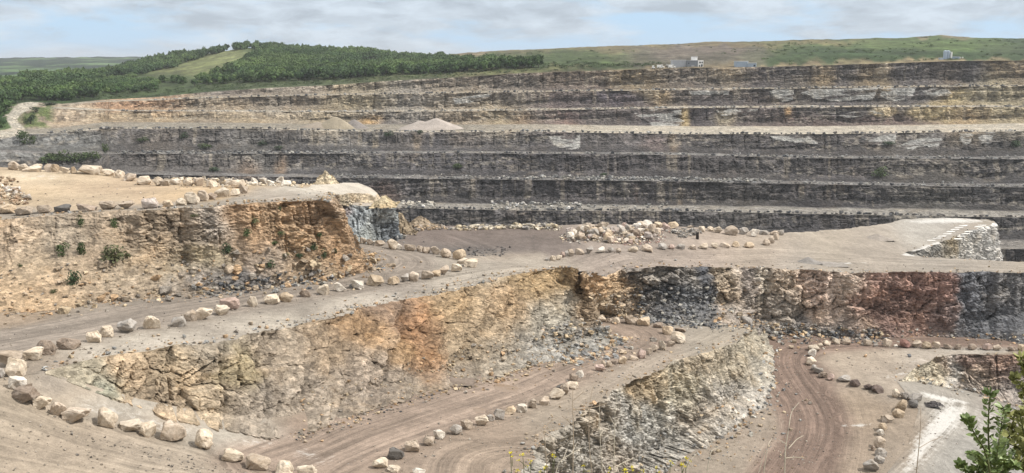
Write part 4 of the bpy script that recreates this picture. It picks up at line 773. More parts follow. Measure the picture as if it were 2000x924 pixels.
row([(1602, 679, 12, 9, 'c'), (1614, 677, 18, 11, 'c'), (1633, 675, 18, 13, 'c'), (1654, 676, 19, 14, 't'), (1694, 678, 20, 14, 't'), (1710, 679, 10, 7, 'g'), (1732, 680, 20, 19, 't'), (1749, 680, 10, 6, 'w'), (1766, 682, 26, 17, 'R'), (1791, 682, 21, 16, 't'), (1810, 684, 21, 15, 'o'), (1828, 683, 18, 17, 't'), (1851, 684, 19, 10, 'k'), (1869, 685, 17, 13, 'k'), (1899, 686, 19, 13, 'k'), (1927, 686, 19, 14, 'r'), (1947, 686, 18, 12, 't'), (1976, 688, 19, 10, 'k'), (1995, 688, 16, 14, 'o')],
    S3, 'below the red rock face', 'boulders below the red rock face')
row([(1588, 688, 26, 14, 'c'), (1585, 699, 19, 16, 'w'), (1585, 716, 23, 16, 'c'), (1589, 726, 14, 12, 'g'), (1598, 733, 22, 14, 'g'), (1607, 740, 21, 13, 'k'), (1623, 745, 16, 14, 'r'), (1647, 749, 27, 15, 'g'), (1670, 759, 25, 16, 'K'), (1695, 764, 22, 11, 'K'), (1713, 771, 27, 15, 'K'), (1751, 780, 18, 19, 'c'), (1767, 783, 22, 16, 'g'), (1788, 788, 30, 18, 'g'), (1782, 798, 21, 15, 'd'), (1761, 807, 30, 25, 'o'), (1753, 817, 26, 18, 'o'), (1734, 828, 29, 16, 't'), (1724, 844, 20, 16, 'o'), (1718, 852, 17, 13, 'w'), (1717, 877, 25, 25, 't'), (1704, 882, 9, 12, 'k'), (1720, 894, 26, 17, 'g'), (1716, 908, 23, 16, 'g'), (1702, 926, 33, 26, 'g')],
    S3, 'down the dark brown pit road', 'boulders down the pit road', 'y', 'top')
row([(15, 419, 38, 21, 'o'), (48, 421, 37, 18, 't'), (88, 417, 34, 17, 't'), (123, 415, 33, 17, 'd'), (168, 414, 41, 16, 'k'), (210, 411, 35, 19, 't'), (248, 409, 32, 17, 't'), (294, 408, 37, 24, 'p'), (328, 405, 22, 15, 'o'), (354, 402, 23, 15, 'c'), (375, 400, 34, 27, 'c'), (395, 394, 26, 24, 't'), (416, 391, 19, 14, 'k'), (435, 387, 33, 20, 'c'), (458, 385, 21, 16, 'c'), (474, 380, 18, 21, 't')],
    SL, 'in the upper bench front row', 'front row on the upper bench')
row([(29, 333, 23, 19, 't'), (45, 334, 19, 15, 'c'), (67, 337, 40, 14, 'c'), (94, 337, 17, 17, 't'), (110, 338, 18, 18, 'o'), (127, 341, 20, 14, 'c'), (144, 341, 12, 15, 'o'), (171, 343, 44, 20, 'c'), (197, 340, 11, 16, 'c'), (211, 345, 26, 14, 'c'), (234, 348, 21, 17, 'c'), (254, 354, 25, 17, 't'), (284, 361, 33, 19, 'c'), (309, 364, 18, 20, 'c'), (322, 364, 18, 14, 't'), (341, 361, 24, 14, 'w'), (367, 365, 21, 18, 'c'), (389, 365, 23, 18, 't'), (413, 367, 24, 16, 'c'), (442, 363, 33, 15, 'w'), (465, 369, 35, 17, 'c'), (497, 363, 18, 17, 'w'), (513, 361, 18, 13, 'w'), (527, 364, 18, 12, 'w'), (548, 360, 18, 14, 'w'), (560, 365, 25, 12, 'w')],
    SL, 'in the upper bench back row', 'back row on the upper bench')
row([(1460, 636, 26, 20, 'g')], SQ, 'at the broken dark rock face', 'loose rocks at the foot of the faces')
row([(1669, 659, 16, 10, 'w')], S3, 'alone at the red face', 'loose rocks at the foot of the faces')
# the jumbled heap of rocks on the plateau
hp = [S1.hit(x, y) for x, y in ((1105, 472), (1215, 478), (1300, 470), (1300, 446), (1200, 445), (1110, 452))]; hpoly = np.array(hp)[:, :2]
n_h = 0
while n_h < 86:
    x = random.uniform(hpoly[:, 0].min(), hpoly[:, 0].max()); y = random.uniform(hpoly[:, 1].min(), hpoly[:, 1].max())
    if not inpoly(np.array([x]), np.array([y]), hpoly)[0]: continue
    e = pdist(np.array([x]), np.array([y]), np.r_[hpoly, hpoly[:1]])[0][0]; big = random.random() < 0.45
    w = random.uniform(1.1, 1.9) if big else random.uniform(.6, 1.1); c = random.choice('ccttttggggwwrrokkp')
    put_boulder((x, y, float(S1.z(x, y)) + min(e * 0.2, .9) * random.uniform(.4, 1)), w, w * random.uniform(.6, .9), w * random.uniform(.7, 1.1), c, random.uniform(0, 6.28), f'{RC[c][0]} rock jumbled in the wide heap on the middle plateau', 'rocks heaped on the plateau'); n_h += 1
    for _ in range(10):
        a = random.uniform(0, 6.28); r_ = random.uniform(.5, 2); xx, yy = x + r_ * math.cos(a), y + r_ * math.sin(a); GRIT.append((xx, yy, float(S1.z(xx, yy)) + min(e * .25, 1) * random.random(), random.uniform(.2, .55), RC[random.choice('ctggwr')][1]))
# ------------------------------------------------------------------ scree: loose broken stone
LOW = []
for i in range(8):
    bm = rock_bm(500 + i, 0.5, False); bmesh.ops.triangulate(bm, faces=bm.faces[:]); bm.verts.index_update()
    LOW.append((np.array([v.co for v in bm.verts]), np.array([[v.index for v in f.verts] for f in bm.faces]))); bm.free()
def merge_rocks(name, items, mat, k, label, cat, flat=0.7):
    VV = []; FF = []; CC = []; n0 = 0
    for x, y, z, sz, c in items:
        v, f = LOW[random.randrange(8)]; a = random.uniform(0, 6.28); ca, sa = math.cos(a), math.sin(a); t = random.uniform(-.5, .5)
        s3 = np.array((sz * random.uniform(.8, 1.3), sz * random.uniform(.7, 1.1), sz * random.uniform(.45, .9) * flat / .7))
        p = v * s3; p = np.c_[p[:, 0] * math.cos(t) + p[:, 2] * math.sin(t), p[:, 1], -p[:, 0] * math.sin(t) + p[:, 2] * math.cos(t)]
        p = np.c_[p[:, 0] * ca - p[:, 1] * sa, p[:, 0] * sa + p[:, 1] * ca, p[:, 2]] + (x, y, z - 0.2 * sz)
        VV.append(p); FF.append(f + n0); n0 += len(v); CC.append(np.tile((lin(c) * .72 + lin(c).mean() * .28) * k * random.uniform(.75, 1.2), (len(v), 1)))
    o = mesh_np(name, np.concatenate(VV), np.concatenate(FF), mat, {'Col': np.concatenate(CC)}, kind='stuff'); return tag(o, label, cat)
def scree_along(L, surf, n, i0, i1, spread, smin, smax, colours, up=0.25):
    B, N, P = L['B'], L['N'], L['P']; m = P.shape[1] - 2
    for _ in range(n):
        i = int(random.uniform(i0, i1) * (len(B) - 1)); sz = smin + (smax - smin) * random.random() ** 3
        if random.random() < 0.5:
            d = random.expovariate(1 / spread); x, y = B[i, 0] + N[i, 0] * d, B[i, 1] + N[i, 1] * d; z = float(surf.z(x, y))
        else:
            j = int((1 - up * random.random() ** 1.5) * (m - 1)); x, y, z = P[i, j]; x += N[i, 0] * .1; y += N[i, 1] * .1
        GRIT.append((x, y, z, sz, random.choice(colours)))
cA = [(190, 168, 132), (170, 150, 124), (150, 140, 128), (186, 150, 106)]; cG = [(150, 150, 148), (128, 128, 128), (164, 160, 150)]; cD = [(88, 90, 94), (104, 104, 106), (76, 80, 86), (128, 122, 116)]
scree_along(C1, SQ, 1100, 0.25, 1, 0.6, .08, .4, cA); scree_along(C1, SQ, 900, 0.8, 0.99, 1.5, .15, .9, cA + cG, 0.3); scree_along(C1, SQ, 300, .55, .8, 1.0, .12, .7, cA)
iC = lambda px: int(np.argmin(np.abs(proj(CB['T'])[0] - px))) / (len(CB['T']) - 1)
scree_along(CB, SQ, 700, iC(1145), iC(1260), 1.2, .15, .8, cA, 0.6); scree_along(CB, SQ, 1300, iC(1240), iC(1400), 1.6, .12, .8, cD + cG, 0.6); scree_along(CB, SQ, 300, iC(1400), iC(1475), 1.4, .15, .9, cG + cA, 0.25); scree_along(CB, S3, 700, iC(1480), iC(1720), 1.8, .15, .9, cG + cD + cA, 0.15); scree_along(CB, S3, 400, iC(1720), 1, 1.6, .12, .6, cA + cG, 0.12)
scree_along(C2, S3, 700, .25, .95, 1.4, .12, .7, cG + cA, 0.3)
scree_along(CL, S1, 1500, .1, .85, 1.4, .08, .5, cA, 0.45); scree_along(CL, S1, 260, .4, .62, 1.2, .2, .8, cG + cD, 0.15); scree_along(CL, S1, 240, .78, .92, .9, .25, 0.8, [(190, 156, 108), (176, 146, 104)], 0.2); scree_along(CL, S1, 60, .2, .8, 1.0, .7, 1.4, cA, 0.4)
scree_along(CR, S4, 260, .15, 1, 1.2, .12, .7, cA + cG, 0.25); scree_along(CK, S1, 60, 0, 1, .8, .2, .8, cG, .1); scree_along(CS, SL, 60, 0, 1, .5, .1, .4, [(200, 186, 160)], .2)
def lip_grit(L, surf, n, i0=0, i1=1):
    T, N = L['T'], L['N']
    for _ in range(n):
        i = int(random.uniform(i0, i1) * (len(T) - 1)); d = random.expovariate(1.0); x, y = T[i, 0] - N[i, 0] * d, T[i, 1] - N[i, 1] * d
        GRIT.append((x, y, float(surf.z(x, y)) + .02, .07 + .4 * random.random() ** 4, random.choice(cA + cG[:1])))
for L_, s_, n_ in ((C1, S1, 900), (C2, SQ, 700), (CB, S1, 700), (CL, SL, 700), (CR, S3, 150), (CK, SL, 60), (KP, S1, 120)): lip_grit(L_, s_, n_)
def scatter(n, poly, surf, smin, smax, cols, mound=0.0):
    W = np.array([surf.hit(*p)[:2] for p in poly]); k = 0
    while k < n:
        x = random.uniform(W[:, 0].min(), W[:, 0].max()); y = random.uniform(W[:, 1].min(), W[:, 1].max())
        if not inpoly(np.array([x]), np.array([y]), W)[0]: continue
        e = pdist(np.array([x]), np.array([y]), np.r_[W, W[:1]])[0][0] if mound else 0
        GRIT.append((x, y, float(surf.z(x, y)) + min(e * mound, 1.4) * random.uniform(.3, 1), smin + (smax - smin) * random.random() ** 2.2, random.choice(cols))); k += 1
scatter(260, [(-60, 372), (0, 362), (40, 372), (66, 392), (50, 400), (-60, 402)], SL, .2, .9, [(206, 192, 170), (168, 142, 116), (180, 156, 126), (196, 186, 176)], .25)
scatter(160, [(-80, 350), (0, 346), (40, 356), (20, 366), (-80, 366)], SL, .2, .8, [(176, 152, 122), (150, 124, 100)], .3)
scatter(300, [(300, 352), (480, 358), (600, 361), (600, 366), (470, 368), (330, 362)], SL, .2, .9, [(214, 204, 186), (204, 184, 150), (180, 166, 148)], .15)
scatter(330, [(870, 447), (905, 443), (1000, 441), (1090, 441), (1100, 450), (1040, 450), (1000, 447), (880, 450)], S1, .25, 1.1, [(176, 160, 130), (150, 144, 138), (190, 178, 156)], .18)
scatter(180, [(770, 446), (860, 441), (880, 447), (800, 452)], S1, .25, 1.0, [(176, 150, 116), (150, 138, 126)], .2)
scatter(220, [(1300, 452), (1350, 445), (1370, 455), (1330, 466)], S1, .25, .9, [(150, 144, 138), (180, 166, 150), (120, 116, 112)], .2)
scatter(200, [(1180, 462), (1300, 460), (1300, 472), (1220, 480)], S1, .15, .5, [(200, 190, 178), (170, 130, 120), (180, 170, 160)])
scatter(150, [(860, 490), (930, 480), (1000, 484), (980, 500), (900, 502)], S1, .15, .5, [(110, 106, 104), (96, 94, 94)])
scatter(140, [(1600, 918), (1500, 924), (1380, 905), (1420, 860), (1500, 800)], S3, .08, .3, cA + cG)
scatter(200, [(60, 820), (160, 845), (330, 875), (560, 935), (400, 930), (200, 870)], SQ, .06, .22, [(150, 140, 128), (120, 112, 104)])
scatter(150, [(560, 640), (780, 585), (900, 555), (880, 550), (700, 590), (450, 640)], S1, .06, .22, cG)
scatter(150, [(540, 850), (700, 815), (900, 750), (920, 755), (720, 830), (580, 860)], SQ, .08, .3, cD + cA)
for poly_, surf_, n_ in (([(-60, 660), (400, 600), (760, 540), (900, 530), (1100, 515), (1000, 545), (500, 640), (150, 700), (-60, 720)], S1, 600), ([(1100, 505), (1500, 490), (1900, 520), (1400, 518), (1200, 522)], S1, 400), ([(0, 800), (250, 870), (600, 940), (0, 940)], SQ, 400), ([(600, 900), (1000, 770), (1250, 670), (1400, 650), (1200, 760), (1000, 850), (900, 920)], SQ, 700), ([(1650, 690), (1800, 690), (1740, 760), (1640, 740)], S3, 150), ([(1500, 680), (1620, 760), (1680, 900), (1450, 924), (1540, 800)], S3, 500), ([(1780, 800), (1880, 780), (1900, 924), (1750, 924)], S4, 250), ([(0, 345), (300, 360), (440, 370), (250, 395), (0, 395)], SL, 200)):
    scatter(n_ // 2, poly_, surf_, .05, .24, [(150, 138, 124), (168, 156, 140), (128, 120, 112)])
merge_rocks('scree', GRIT, M_ROCK, 1.3, 'loose broken stone and gravel at the foot of the rock faces and round the boulders', 'scree')
# boulders along the far benches: more than one could build one by one
FARB = []
for k, step, lo, hi_, cols in ((1, 3.4, 300, 2100, cG + cD), (2, 2.8, 230, 2100, cG + [(190, 178, 156)]), (3, 2.7, 60, 2100, cD + cG), (4, 2.9, 240, 2100, cG + cD), (5, 3.2, 640, 2100, cG + cD), (6, 2.8, 780, 2100, cD + [(120, 116, 112)])):
    e = E[k]; d = np.r_[0, np.cumsum(np.linalg.norm(np.diff(e[:, :2], axis=0), axis=1))]; t = 0
    while t < d[-1]:
        t += step * (.35 + random.expovariate(1.5)); 
        x, y, z = (np.interp(t, d, e[:, i]) for i in range(3)); px_ = proj(np.array([x, y, z]))[0]
        if lo < px_ < hi_: FARB.append((x, y + random.uniform(1.0, 2.2), z + .15, random.uniform(1.1, 2.2), random.choice(cols)))
def bench_rubble(k, x0, x1, n, smax, cols, zup=1.0):
    for _ in range(n):
        i = int((random.uniform(x0, x1) - xs[0]) / 2); w_ = wid[k]; t = random.random() ** 0.6
        FARB.append((E[k][i, 0], E[k][i, 1] + w_ * t, E[k][i, 2] + .2 + zup * t * random.random(), random.uniform(.5, smax), random.choice(cols)))
bench_rubble(4, 220, 700, 260, 2.0, cG + cD); bench_rubble(5, 1030, 1500, 420, 2.2, cG); bench_rubble(5, 650, 1030, 140, 1.4, cG); bench_rubble(5, 1500, 2050, 120, 1.3, cG); bench_rubble(6, 960, 1140, 150, 2.4, cG + [(190, 184, 176)], 2); bench_rubble(6, 780, 850, 50, 2.4, [(200, 194, 182)]); bench_rubble(6, 1150, 1320, 60, 1.8, cG); bench_rubble(4, 1430, 2000, 120, 1.5, cG); bench_rubble(1, 1250, 2000, 120, 1.4, cG + cD); bench_rubble(2, 600, 2000, 120, 1.4, cG)
merge_rocks('bench_boulder', FARB, M_FAR, 1.15, 'hundreds of small boulders lined along the edges of the far quarry benches', 'boulders')
# ------------------------------------------------------------------ heaps of gravel, mounds of rock
def hit_wall(px_, py_, arr):
    a, b = proj(arr); i = np.unravel_index(np.argmin((a - px_) ** 2 + (b - py_) ** 2), a.shape); return arr[i]
def heap(name, p, rx, ry, h, col, mat, label, cat, rough=0.12, seed=0, blocky=0, group=None, peaks=((0, 0, 1),)):
    n = 56; g = np.linspace(-1.15, 1.15, n); X, Yy = np.meshgrid(g, g)
    Z = np.zeros_like(X)
    for a, b, s in peaks:
        r = np.hypot(X - a, Yy - b) / s; r = r * (1 + 0.25 * (fbm(np.arctan2(Yy - b, X - a) * 1.6 + 9, r, seed, 2) - 0.5))
        Z = np.maximum(Z, s * np.clip(1 - np.sqrt(r * r + 0.012) , -0.3, 1))
    Z = Z + rough * (fbm(X * 4, Yy * 4, seed + 3, 4) - 0.5) * (Z > -0.05)
    if blocky:
        f1, f2, c, cx, cy = voro(X * 3.2, Yy * 3.2, seed + 5); Z = Z + blocky * ((c - 0.5) + cx * .6 + cy * .6) * (Z > 0)
        f1, f2, c, cx, cy = voro(X * 7, Yy * 7, seed + 6); Z = Z + blocky * .45 * ((c - 0.5) + cx * .8) * (Z > 0)
    Z = np.where(Z <= 0, np.minimum(Z, 0) - 0.05, Z)
    V = np.c_[X.ravel() * rx, Yy.ravel() * ry, Z.ravel() * h]; i = np.arange(n * n).reshape(n, n)
    q = np.stack([i[:-1, :-1], i[:-1, 1:], i[1:, 1:], i[1:, :-1]], -1).reshape(-1, 4)
    kw = {'Col': np.tile(lin(col) * 0.85, (n * n, 1)) * (0.85 + 0.3 * fbm(X.ravel() * 5, Yy.ravel() * 5, seed + 9, 3))[:, None]}
    o = mesh_np(name, V, q, mat, kw, smooth=not blocky); o.location = p
    return tag(o, label, cat, group)
for px_, w_, h_, c, pk, lab in ((655, 46, 23, (158, 148, 130), ((0, 0, 1),), 'grey brown gravel cone on the pale haul bench of the far wall'), (692, 30, 17, (140, 134, 130), ((0, 0, 1),), 'darker grey gravel cone partly behind the brown cone on the far bench'), (620, 40, 10, (150, 140, 128), ((0, 0, 1),), 'low gravel spill left of the grey brown cone on the far bench'), (838, 66, 24, (172, 163, 156), ((-.25, 0, .72), (.2, 0, .9)), 'broad pinkish gravel heap on the haul bench of the far wall')):
    i = int((px_ - xs[0]) / 2); D = E[3][i, 1] + 22; p = np.array([(px_ - 1000) / F * D, D, E[3][i, 2] - .2]); p[0] = ray(px_, 245)[0] / ray(px_, 245)[1] * D
    heap('gravel_heap', p, w_ * D / F, w_ * D / F * .5, (h_ + 4) * D / F, c, M_GROUND, lab, 'gravel heap', .05, int(px_), peaks=pk, group='gravel heaps on the far bench')
for px_, py_, w_, h_, c, lab in ((1713, 466, 26, 11, (158, 150, 142), 'pale grey gravel heap beside the white topped promontory'), (1578, 512, 22, 12, (146, 142, 138), 'grey gravel heap near the right edge of the plateau'), (1612, 514, 34, 4, (154, 148, 142), 'low flat spread of grey gravel right of the heap')):
    p = S1.hit(px_, py_); heap('gravel_heap', p - (0, 0, .05), w_ * p[1] / F, w_ * p[1] / F * .8, h_ * p[1] / F, c, M_GROUND, lab, 'gravel heap', .05, int(px_))
p = SL.hit(632, 366); heap('rock_mound', p + (0, 3, -.3), 2.8, 2.3, 3.0, (226, 210, 182), M_ROCK, 'tall heap of shattered cream rock on the pale knoll', 'rock mound', .2, 61, .13)
p = S1.hit(778, 455); heap('rock_mound', p + (0, 2, -.3), 2.6, 2.6, 4.0, (172, 156, 134), M_ROCK, 'tan rock mound leaning against the blue grey rock face', 'rock mound', .2, 62, .09)
p = S1.hit(786, 448); heap('rock_mound', p + (2.5, 6, -.3), 2.6, 2.6, 1.9, (172, 156, 136), M_ROCK, 'smaller tan rubble mound right of the blue grey rock face', 'rock mound', .2, 63, .09)
p = SL.hit(742, 397); heap('rock_mound', p + (.3, 2.5, -.5), 1.5, 2.6, 1.3, (206, 190, 160), M_ROCK, 'low cream rubble mound at the right end of the pale knoll', 'rock mound', .15, 67, .1)
p = SQ.hit(872, 747); heap('soil_heap', p + (0, .6, -.1), 2.6, 1.2, .7, (132, 120, 110), M_GROUND, 'low dark soil heap at the foot of the ochre rock face', 'soil heap', .15, 64)
p = S3.hit(1826, 792); heap('soil_heap', p + (0, .5, -.05), 1.1, .7, .55, (110, 106, 106), M_ROCK, 'small dark stony heap by the white dusty ramp', 'soil heap', .15, 65, .2)
# white bars of stone dust laid out beside the promontory edge
MV, MQ = [], []; m0 = 0
for x_, y_ in ((1831, 465), (1841, 461), (1851, 456.5), (1858, 452.5), (1866, 448.8), (1874, 445), (1882, 441.5), (1872, 466), (1879, 461.5), (1887, 457), (1893, 453), (1912, 444.5), (1919, 441), (1820, 469.5)):
    g_ = [(x_ + dx + (1.5 if dy < 0 else -1.5), y_ + dy) for dy in (-.9, 0, .9) for dx in np.linspace(-8, 8, 9)]
    P = np.array([S1.hit(a, b) for a, b in g_]); P[:, 2] = S1.z(P[:, 0], P[:, 1]) + .05; e_ = 0.3 * (fbm(P[:, 0] * 2, P[:, 1] * 2, 5, 2) - .5); P[:, 1] += e_; MV.append(P)
    i = np.arange(27).reshape(3, 9); MQ.append(np.stack([i[:-1, :-1], i[1:, :-1], i[1:, 1:], i[:-1, 1:]], -1).reshape(-1, 4)[:, ::-1] + m0); m0 += 27
V_ = np.concatenate(MV); mesh_np('ground_markings', V_, np.concatenate(MQ), M_GROUND, {'Col': np.tile((.6, .59, .57), (len(V_), 1)), 'road': np.zeros((len(V_), 3)), 'dust': np.zeros(len(V_))}, kind='structure')
# ------------------------------------------------------------------ puddles and the post
def puddle_mat(name, c, r):
    m, nt, b = new_mat(name); b.inputs['Base Color'].default_value = (*c, 1); b.inputs['Roughness'].default_value = r; b.inputs['Specular IOR Level'].default_value = 0.5
    n1 = noise(nt, nd(nt, 'ShaderNodeNewGeometry').outputs['Position'], 3, 3); bump(nt, n1, b, 0.05, 0.02); return m
for px_, py_, w_, h_, surf, m in ((742, 522, 12, 4.5, S1, puddle_mat('puddle_clear', (.12, .11, .10), .03)), (988, 757, 28, 7.5, SQ, puddle_mat('puddle_muddy', (.21, .15, .105), .3)), (936, 801, 15, 5, SQ, bpy.data.materials.get('puddle_muddy') or puddle_mat('puddle_wet', (.17, .12, .09), .35))):
    c0 = surf.hit(px_, py_); rx = w_ * c0[1] / F; ry = surf.hit(px_, py_ - h_)[1] - c0[1]
    ang = np.linspace(0, 2 * math.pi, 40, endpoint=False); rr = 0.8 + 0.4 * fbm(np.cos(ang) * 1.4 + 5 + px_, np.sin(ang) * 1.4 + 5, 21, 3)
    V = np.concatenate([np.c_[c0[0] + np.cos(ang) * rr * rx * f, c0[1] + np.sin(ang) * rr * ry * f, np.zeros(40)] for f in (.02, .25, .5, .75, 1)]); V[:, 2] = surf.z(V[:, 0], V[:, 1]) + np.repeat((.06, .06, .06, .05, -.02), 40)
    q = np.array([(j * 40 + i, (j + 1) * 40 + i, (j + 1) * 40 + (i + 1) % 40, j * 40 + (i + 1) % 40) for j in range(4) for i in range(40)]); mesh_np('puddle', V, q, m, smooth=True, kind='structure')
M_POST = plain_mat('weathered_timber', (.035, .03, .028), .9, 0, .3, 6)
p = S1.hit(1362, 466); root = empty('post', p, 'short dark timber post standing before the rocks on the plateau', 'post')
V, Q = tubes([(np.array([(0, 0, -.2), (.01, 0, .3), (.0, .02, .9), (.02, .02, 1.15)]), np.array([.26, .3, .27, .25]))]); mesh_np('shaft', V, Q, M_POST, smooth=True, parent=root)
bm = bmesh.new(); bmesh.ops.create_cone(bm, cap_ends=True, segments=9, radius1=.33, radius2=.24, depth=.16, matrix=Matrix.Translation((.02, .02, 1.2))); bm_obj('cap', bm, M_POST, root)
# ------------------------------------------------------------------ trees and shrubs
def leaf_cloud(n, lobes, size, seed, squash=1.0):
    r = np.random.default_rng(seed); V = []; lob = np.array(lobes); pr = lob[:, 3] ** 2; pr /= pr.sum()
    k = r.choice(len(lob), n, p=pr); d = r.normal(size=(n, 3)); d /= np.linalg.norm(d, axis=1)[:, None]
    d[:, 2] = np.where(d[:, 2] < -0.55, -d[:, 2], d[:, 2])
    c = lob[k, :3] + d * (lob[k, 3] * r.uniform(0.72, 1.08, n))[:, None] * (1, 1, squash)
    nrm = d + r.normal(size=(n, 3)) * 0.55; nrm /= np.linalg.norm(nrm, axis=1)[:, None]
    a = np.cross(nrm, r.normal(size=(n, 3))); a /= np.linalg.norm(a, axis=1)[:, None]; b = np.cross(nrm, a)
    s = (size * r.uniform(0.6, 1.35, n))[:, None]
    V = np.stack([c - a * s * .9, c - b * s * .55 + nrm * s * .2, c + a * s, c + b * s * .6 + nrm * s * .15], 1)
    Q = np.arange(n * 4).reshape(n, 4)
    return V.reshape(-1, 3), Q
def core(lobes, f=0.74):
    bm = bmesh.new()
    for x, y, z, r_ in lobes: bmesh.ops.create_icosphere(bm, subdivisions=1, radius=r_ * f, matrix=Matrix.Translation((x, y, z)))
    bm.verts.index_update(); V = np.array([v.co for v in bm.verts]); T = np.array([[v.index for v in f_.verts] for f_ in bm.faces]); bm.free(); return V, T
def crown_geo(seed, n, size):
    """a unit tree: crown radius about .5, top at 1"""
    r = random.Random(seed); lobes = [(0, 0, .58, .3)]
    for i in range(7):
        a = r.uniform(0, 6.28); q = r.uniform(.14, .34); lobes.append((q * math.cos(a), q * math.sin(a), r.uniform(.34, .74), r.uniform(.16, .25)))
    V, Q = leaf_cloud(n, lobes, size, seed); cv, ct = core(lobes)
    return V, Q, cv, ct
TREES = [crown_geo(40 + i, 210, .085) for i in range(7)]
LOWTREES = [crown_geo(60 + i, 100, .105) for i in range(6)]
M_LEAF = [leaf_mat('foliage_a', (.045, .084, .027), .35), leaf_mat('foliage_b', (.060, .105, .034), .35), leaf_mat('foliage_c', (.037, .070, .026), .35), leaf_mat('foliage_d', (.078, .10, .045), .35)]
M_WOOD = leaf_mat('woodland', None, .35, scale=.05)
M_BARK = plain_mat('bark', (.09, .075, .06), .95, 0, .3, 4)
def mk_crown(i):
    V, Q, cv, ct = TREES[i]; return np.r_[V, cv], [Q, ct + len(V)]
CR_ME = []
for i in range(7):
    V, fs = mk_crown(i); o = mesh_np('crown', V, fs, M_LEAF[0]); CR_ME.append(o.data); bpy.data.objects.remove(o)
tp = [(np.array([(0, 0, -.04), (.01, 0, .2), (0, .01, .45), (.02, 0, .7)]), np.array([.035, .026, .02, .008]))]
for a in (0.3, 2.2, 4.3): tp.append((np.array([(0, 0, .28), (.1 * math.cos(a), .1 * math.sin(a), .42), (.22 * math.cos(a), .22 * math.sin(a), .56)]), np.array([.016, .012, .005])))
V, Q = tubes(tp); o = mesh_np('trunk', V, Q, M_BARK, smooth=True); TRK_ME = o.data; bpy.data.objects.remove(o)
def tree(p, h, w, mi, label, group, name='tree', cat='tree'):
    t = empty(name, p, label, cat, group, random.uniform(0, 6.28)); t.scale = (w, w, h)
    c = bpy.data.objects.new('crown', random.choice(CR_ME)); COL.objects.link(c); c.parent = t
    c.material_slots[0].link = 'OBJECT'; c.material_slots[0].material = M_LEAF[mi]
    k = bpy.data.objects.new('trunk', TRK_ME); COL.objects.link(k); k.parent = t
    return t
HPX, HPY = proj(HP)
def hill_hit(px_, py_):
    i = np.unravel_index(np.argmin((HPX[:, :-2] - px_) ** 2 + (HPY[:, :-2] - py_) ** 2), HPX[:, :-2].shape); return HP[:, :-2][i].copy()
# the wood as one mass
cell = HP[:-1, :-3]; e1 = HP[1:, :-3] - cell; e2 = HP[:-1, 1:-2] - cell
area = np.abs(e1[..., 0] * e2[..., 1] - e1[..., 1] * e2[..., 0]).ravel(); area /= area.sum()
pick = rng.choice(len(area), 22000, p=area); ii, jj = np.unravel_index(pick, cell.shape[:2]); f1 = rng.random(len(pick))[:, None]; f2 = rng.random(len(pick))[:, None]
PT = cell[ii, jj] + e1[ii, jj] * f1 + e2[ii, jj] * f2; tx, ty = proj(PT)
gr = np.array([(255, 158), (270, 148), (330, 134), (400, 112), (455, 96), (500, 97), (520, 104), (480, 122), (440, 142), (390, 152), (330, 160)], float)
y0 = np.interp(tx, xs, Y[0]); gap = np.interp(tx, [-300, 60, 180, 250, 400, 520, 700, 900, 1060], [0, 3, 6, 9, 14, 11, 10, 9, 9])
okw = (ty < y0 - gap) & (tx < 1062) & ~inpoly(tx + 16 * (fbm(tx / 20, ty / 9, 5, 2) - .5), ty + 8 * (fbm(tx / 14, ty / 8, 6, 2) - .5), gr)
okw &= (tx < 865) | (ty > 119 + (tx - 865) * .055)
okw &= ~((tx > 690) & (tx < 800) & (ty < 128) & (ty > 116) & (fbm(tx / 25, ty / 6, 8, 2) > .5))
okw &= ~((tx < 45) & (ty < 162))
scr = (tx > 190) & (tx < 480) & (ty > 148); okw &= ~(scr & (fbm(tx / 22, ty / 9, 12, 2) > .56))
PT, tx, ty, scr = PT[okw], tx[okw], ty[okw], scr[okw]
keep = np.zeros(len(PT), bool); acc = np.zeros((0, 2)); grid = {}
for i, p in enumerate(PT):
    c = (int(p[0] // 3.5), int(p[1] // 4.8))
    if c in grid: continue
    grid[c] = 1; keep[i] = True
PT, tx, ty, scr = PT[keep], tx[keep], ty[keep], scr[keep]
front = np.argsort(ty - np.interp(tx, xs, Y[0]))[::-1]
# individual trees along the near edge of the wood, spread along it
indiv = []; last = {}
for i in front:
    b = int(tx[i] // 13)
    if last.get(b, 0) < 1 and -20 < tx[i] < 1060: last[b] = last.get(b, 0) + 1; indiv.append(i)
iset = set(indiv)
VV, QQ, TT, CC = [], [], [], []; n0 = 0
for i, p in enumerate(PT):
    if i in iset: continue
    V, Q, cv, ct = LOWTREES[i % 6]; h = random.uniform(5.5, 11) * (0.6 if scr[i] else 1) * (1.15 if ty[i] < 125 and tx[i] < 560 else 1); w = random.uniform(6, 11) * (0.7 if scr[i] else 1); a = random.uniform(0, 6.28); ca, sa = math.cos(a), math.sin(a)
    v = np.r_[V, cv]; v = np.c_[(v[:, 0] * ca - v[:, 1] * sa) * w, (v[:, 0] * sa + v[:, 1] * ca) * w, v[:, 2] * h * 1.02 - .18 * h] + p
    VV.append(v); QQ.append(Q + n0); TT.append(ct + len(V) + n0); n0 += len(v)
    q_ = float(fbm(np.array([p[0] / 45]), np.array([p[1] / 60]), 611, 3)[0]) + random.uniform(-.12, .12)
    base = np.array((.042, .080, .028)) + (np.array((.090, .140, .044)) - np.array((.042, .080, .028))) * np.clip((q_ - .3) / .4, 0, 1); base = base * random.uniform(.68, .95)
    if scr[i]: base = base * (1.25, 1.2, 1.2)
    CC.append(np.tile(base, (len(v), 1)))
o = mesh_np('woodland', np.concatenate(VV), [np.concatenate(QQ), np.concatenate(TT)], M_WOOD, {'Col': np.concatenate(CC)}, kind='stuff')
tag(o, 'dense dark green broadleaf wood covering the hill behind the quarry', 'woodland')
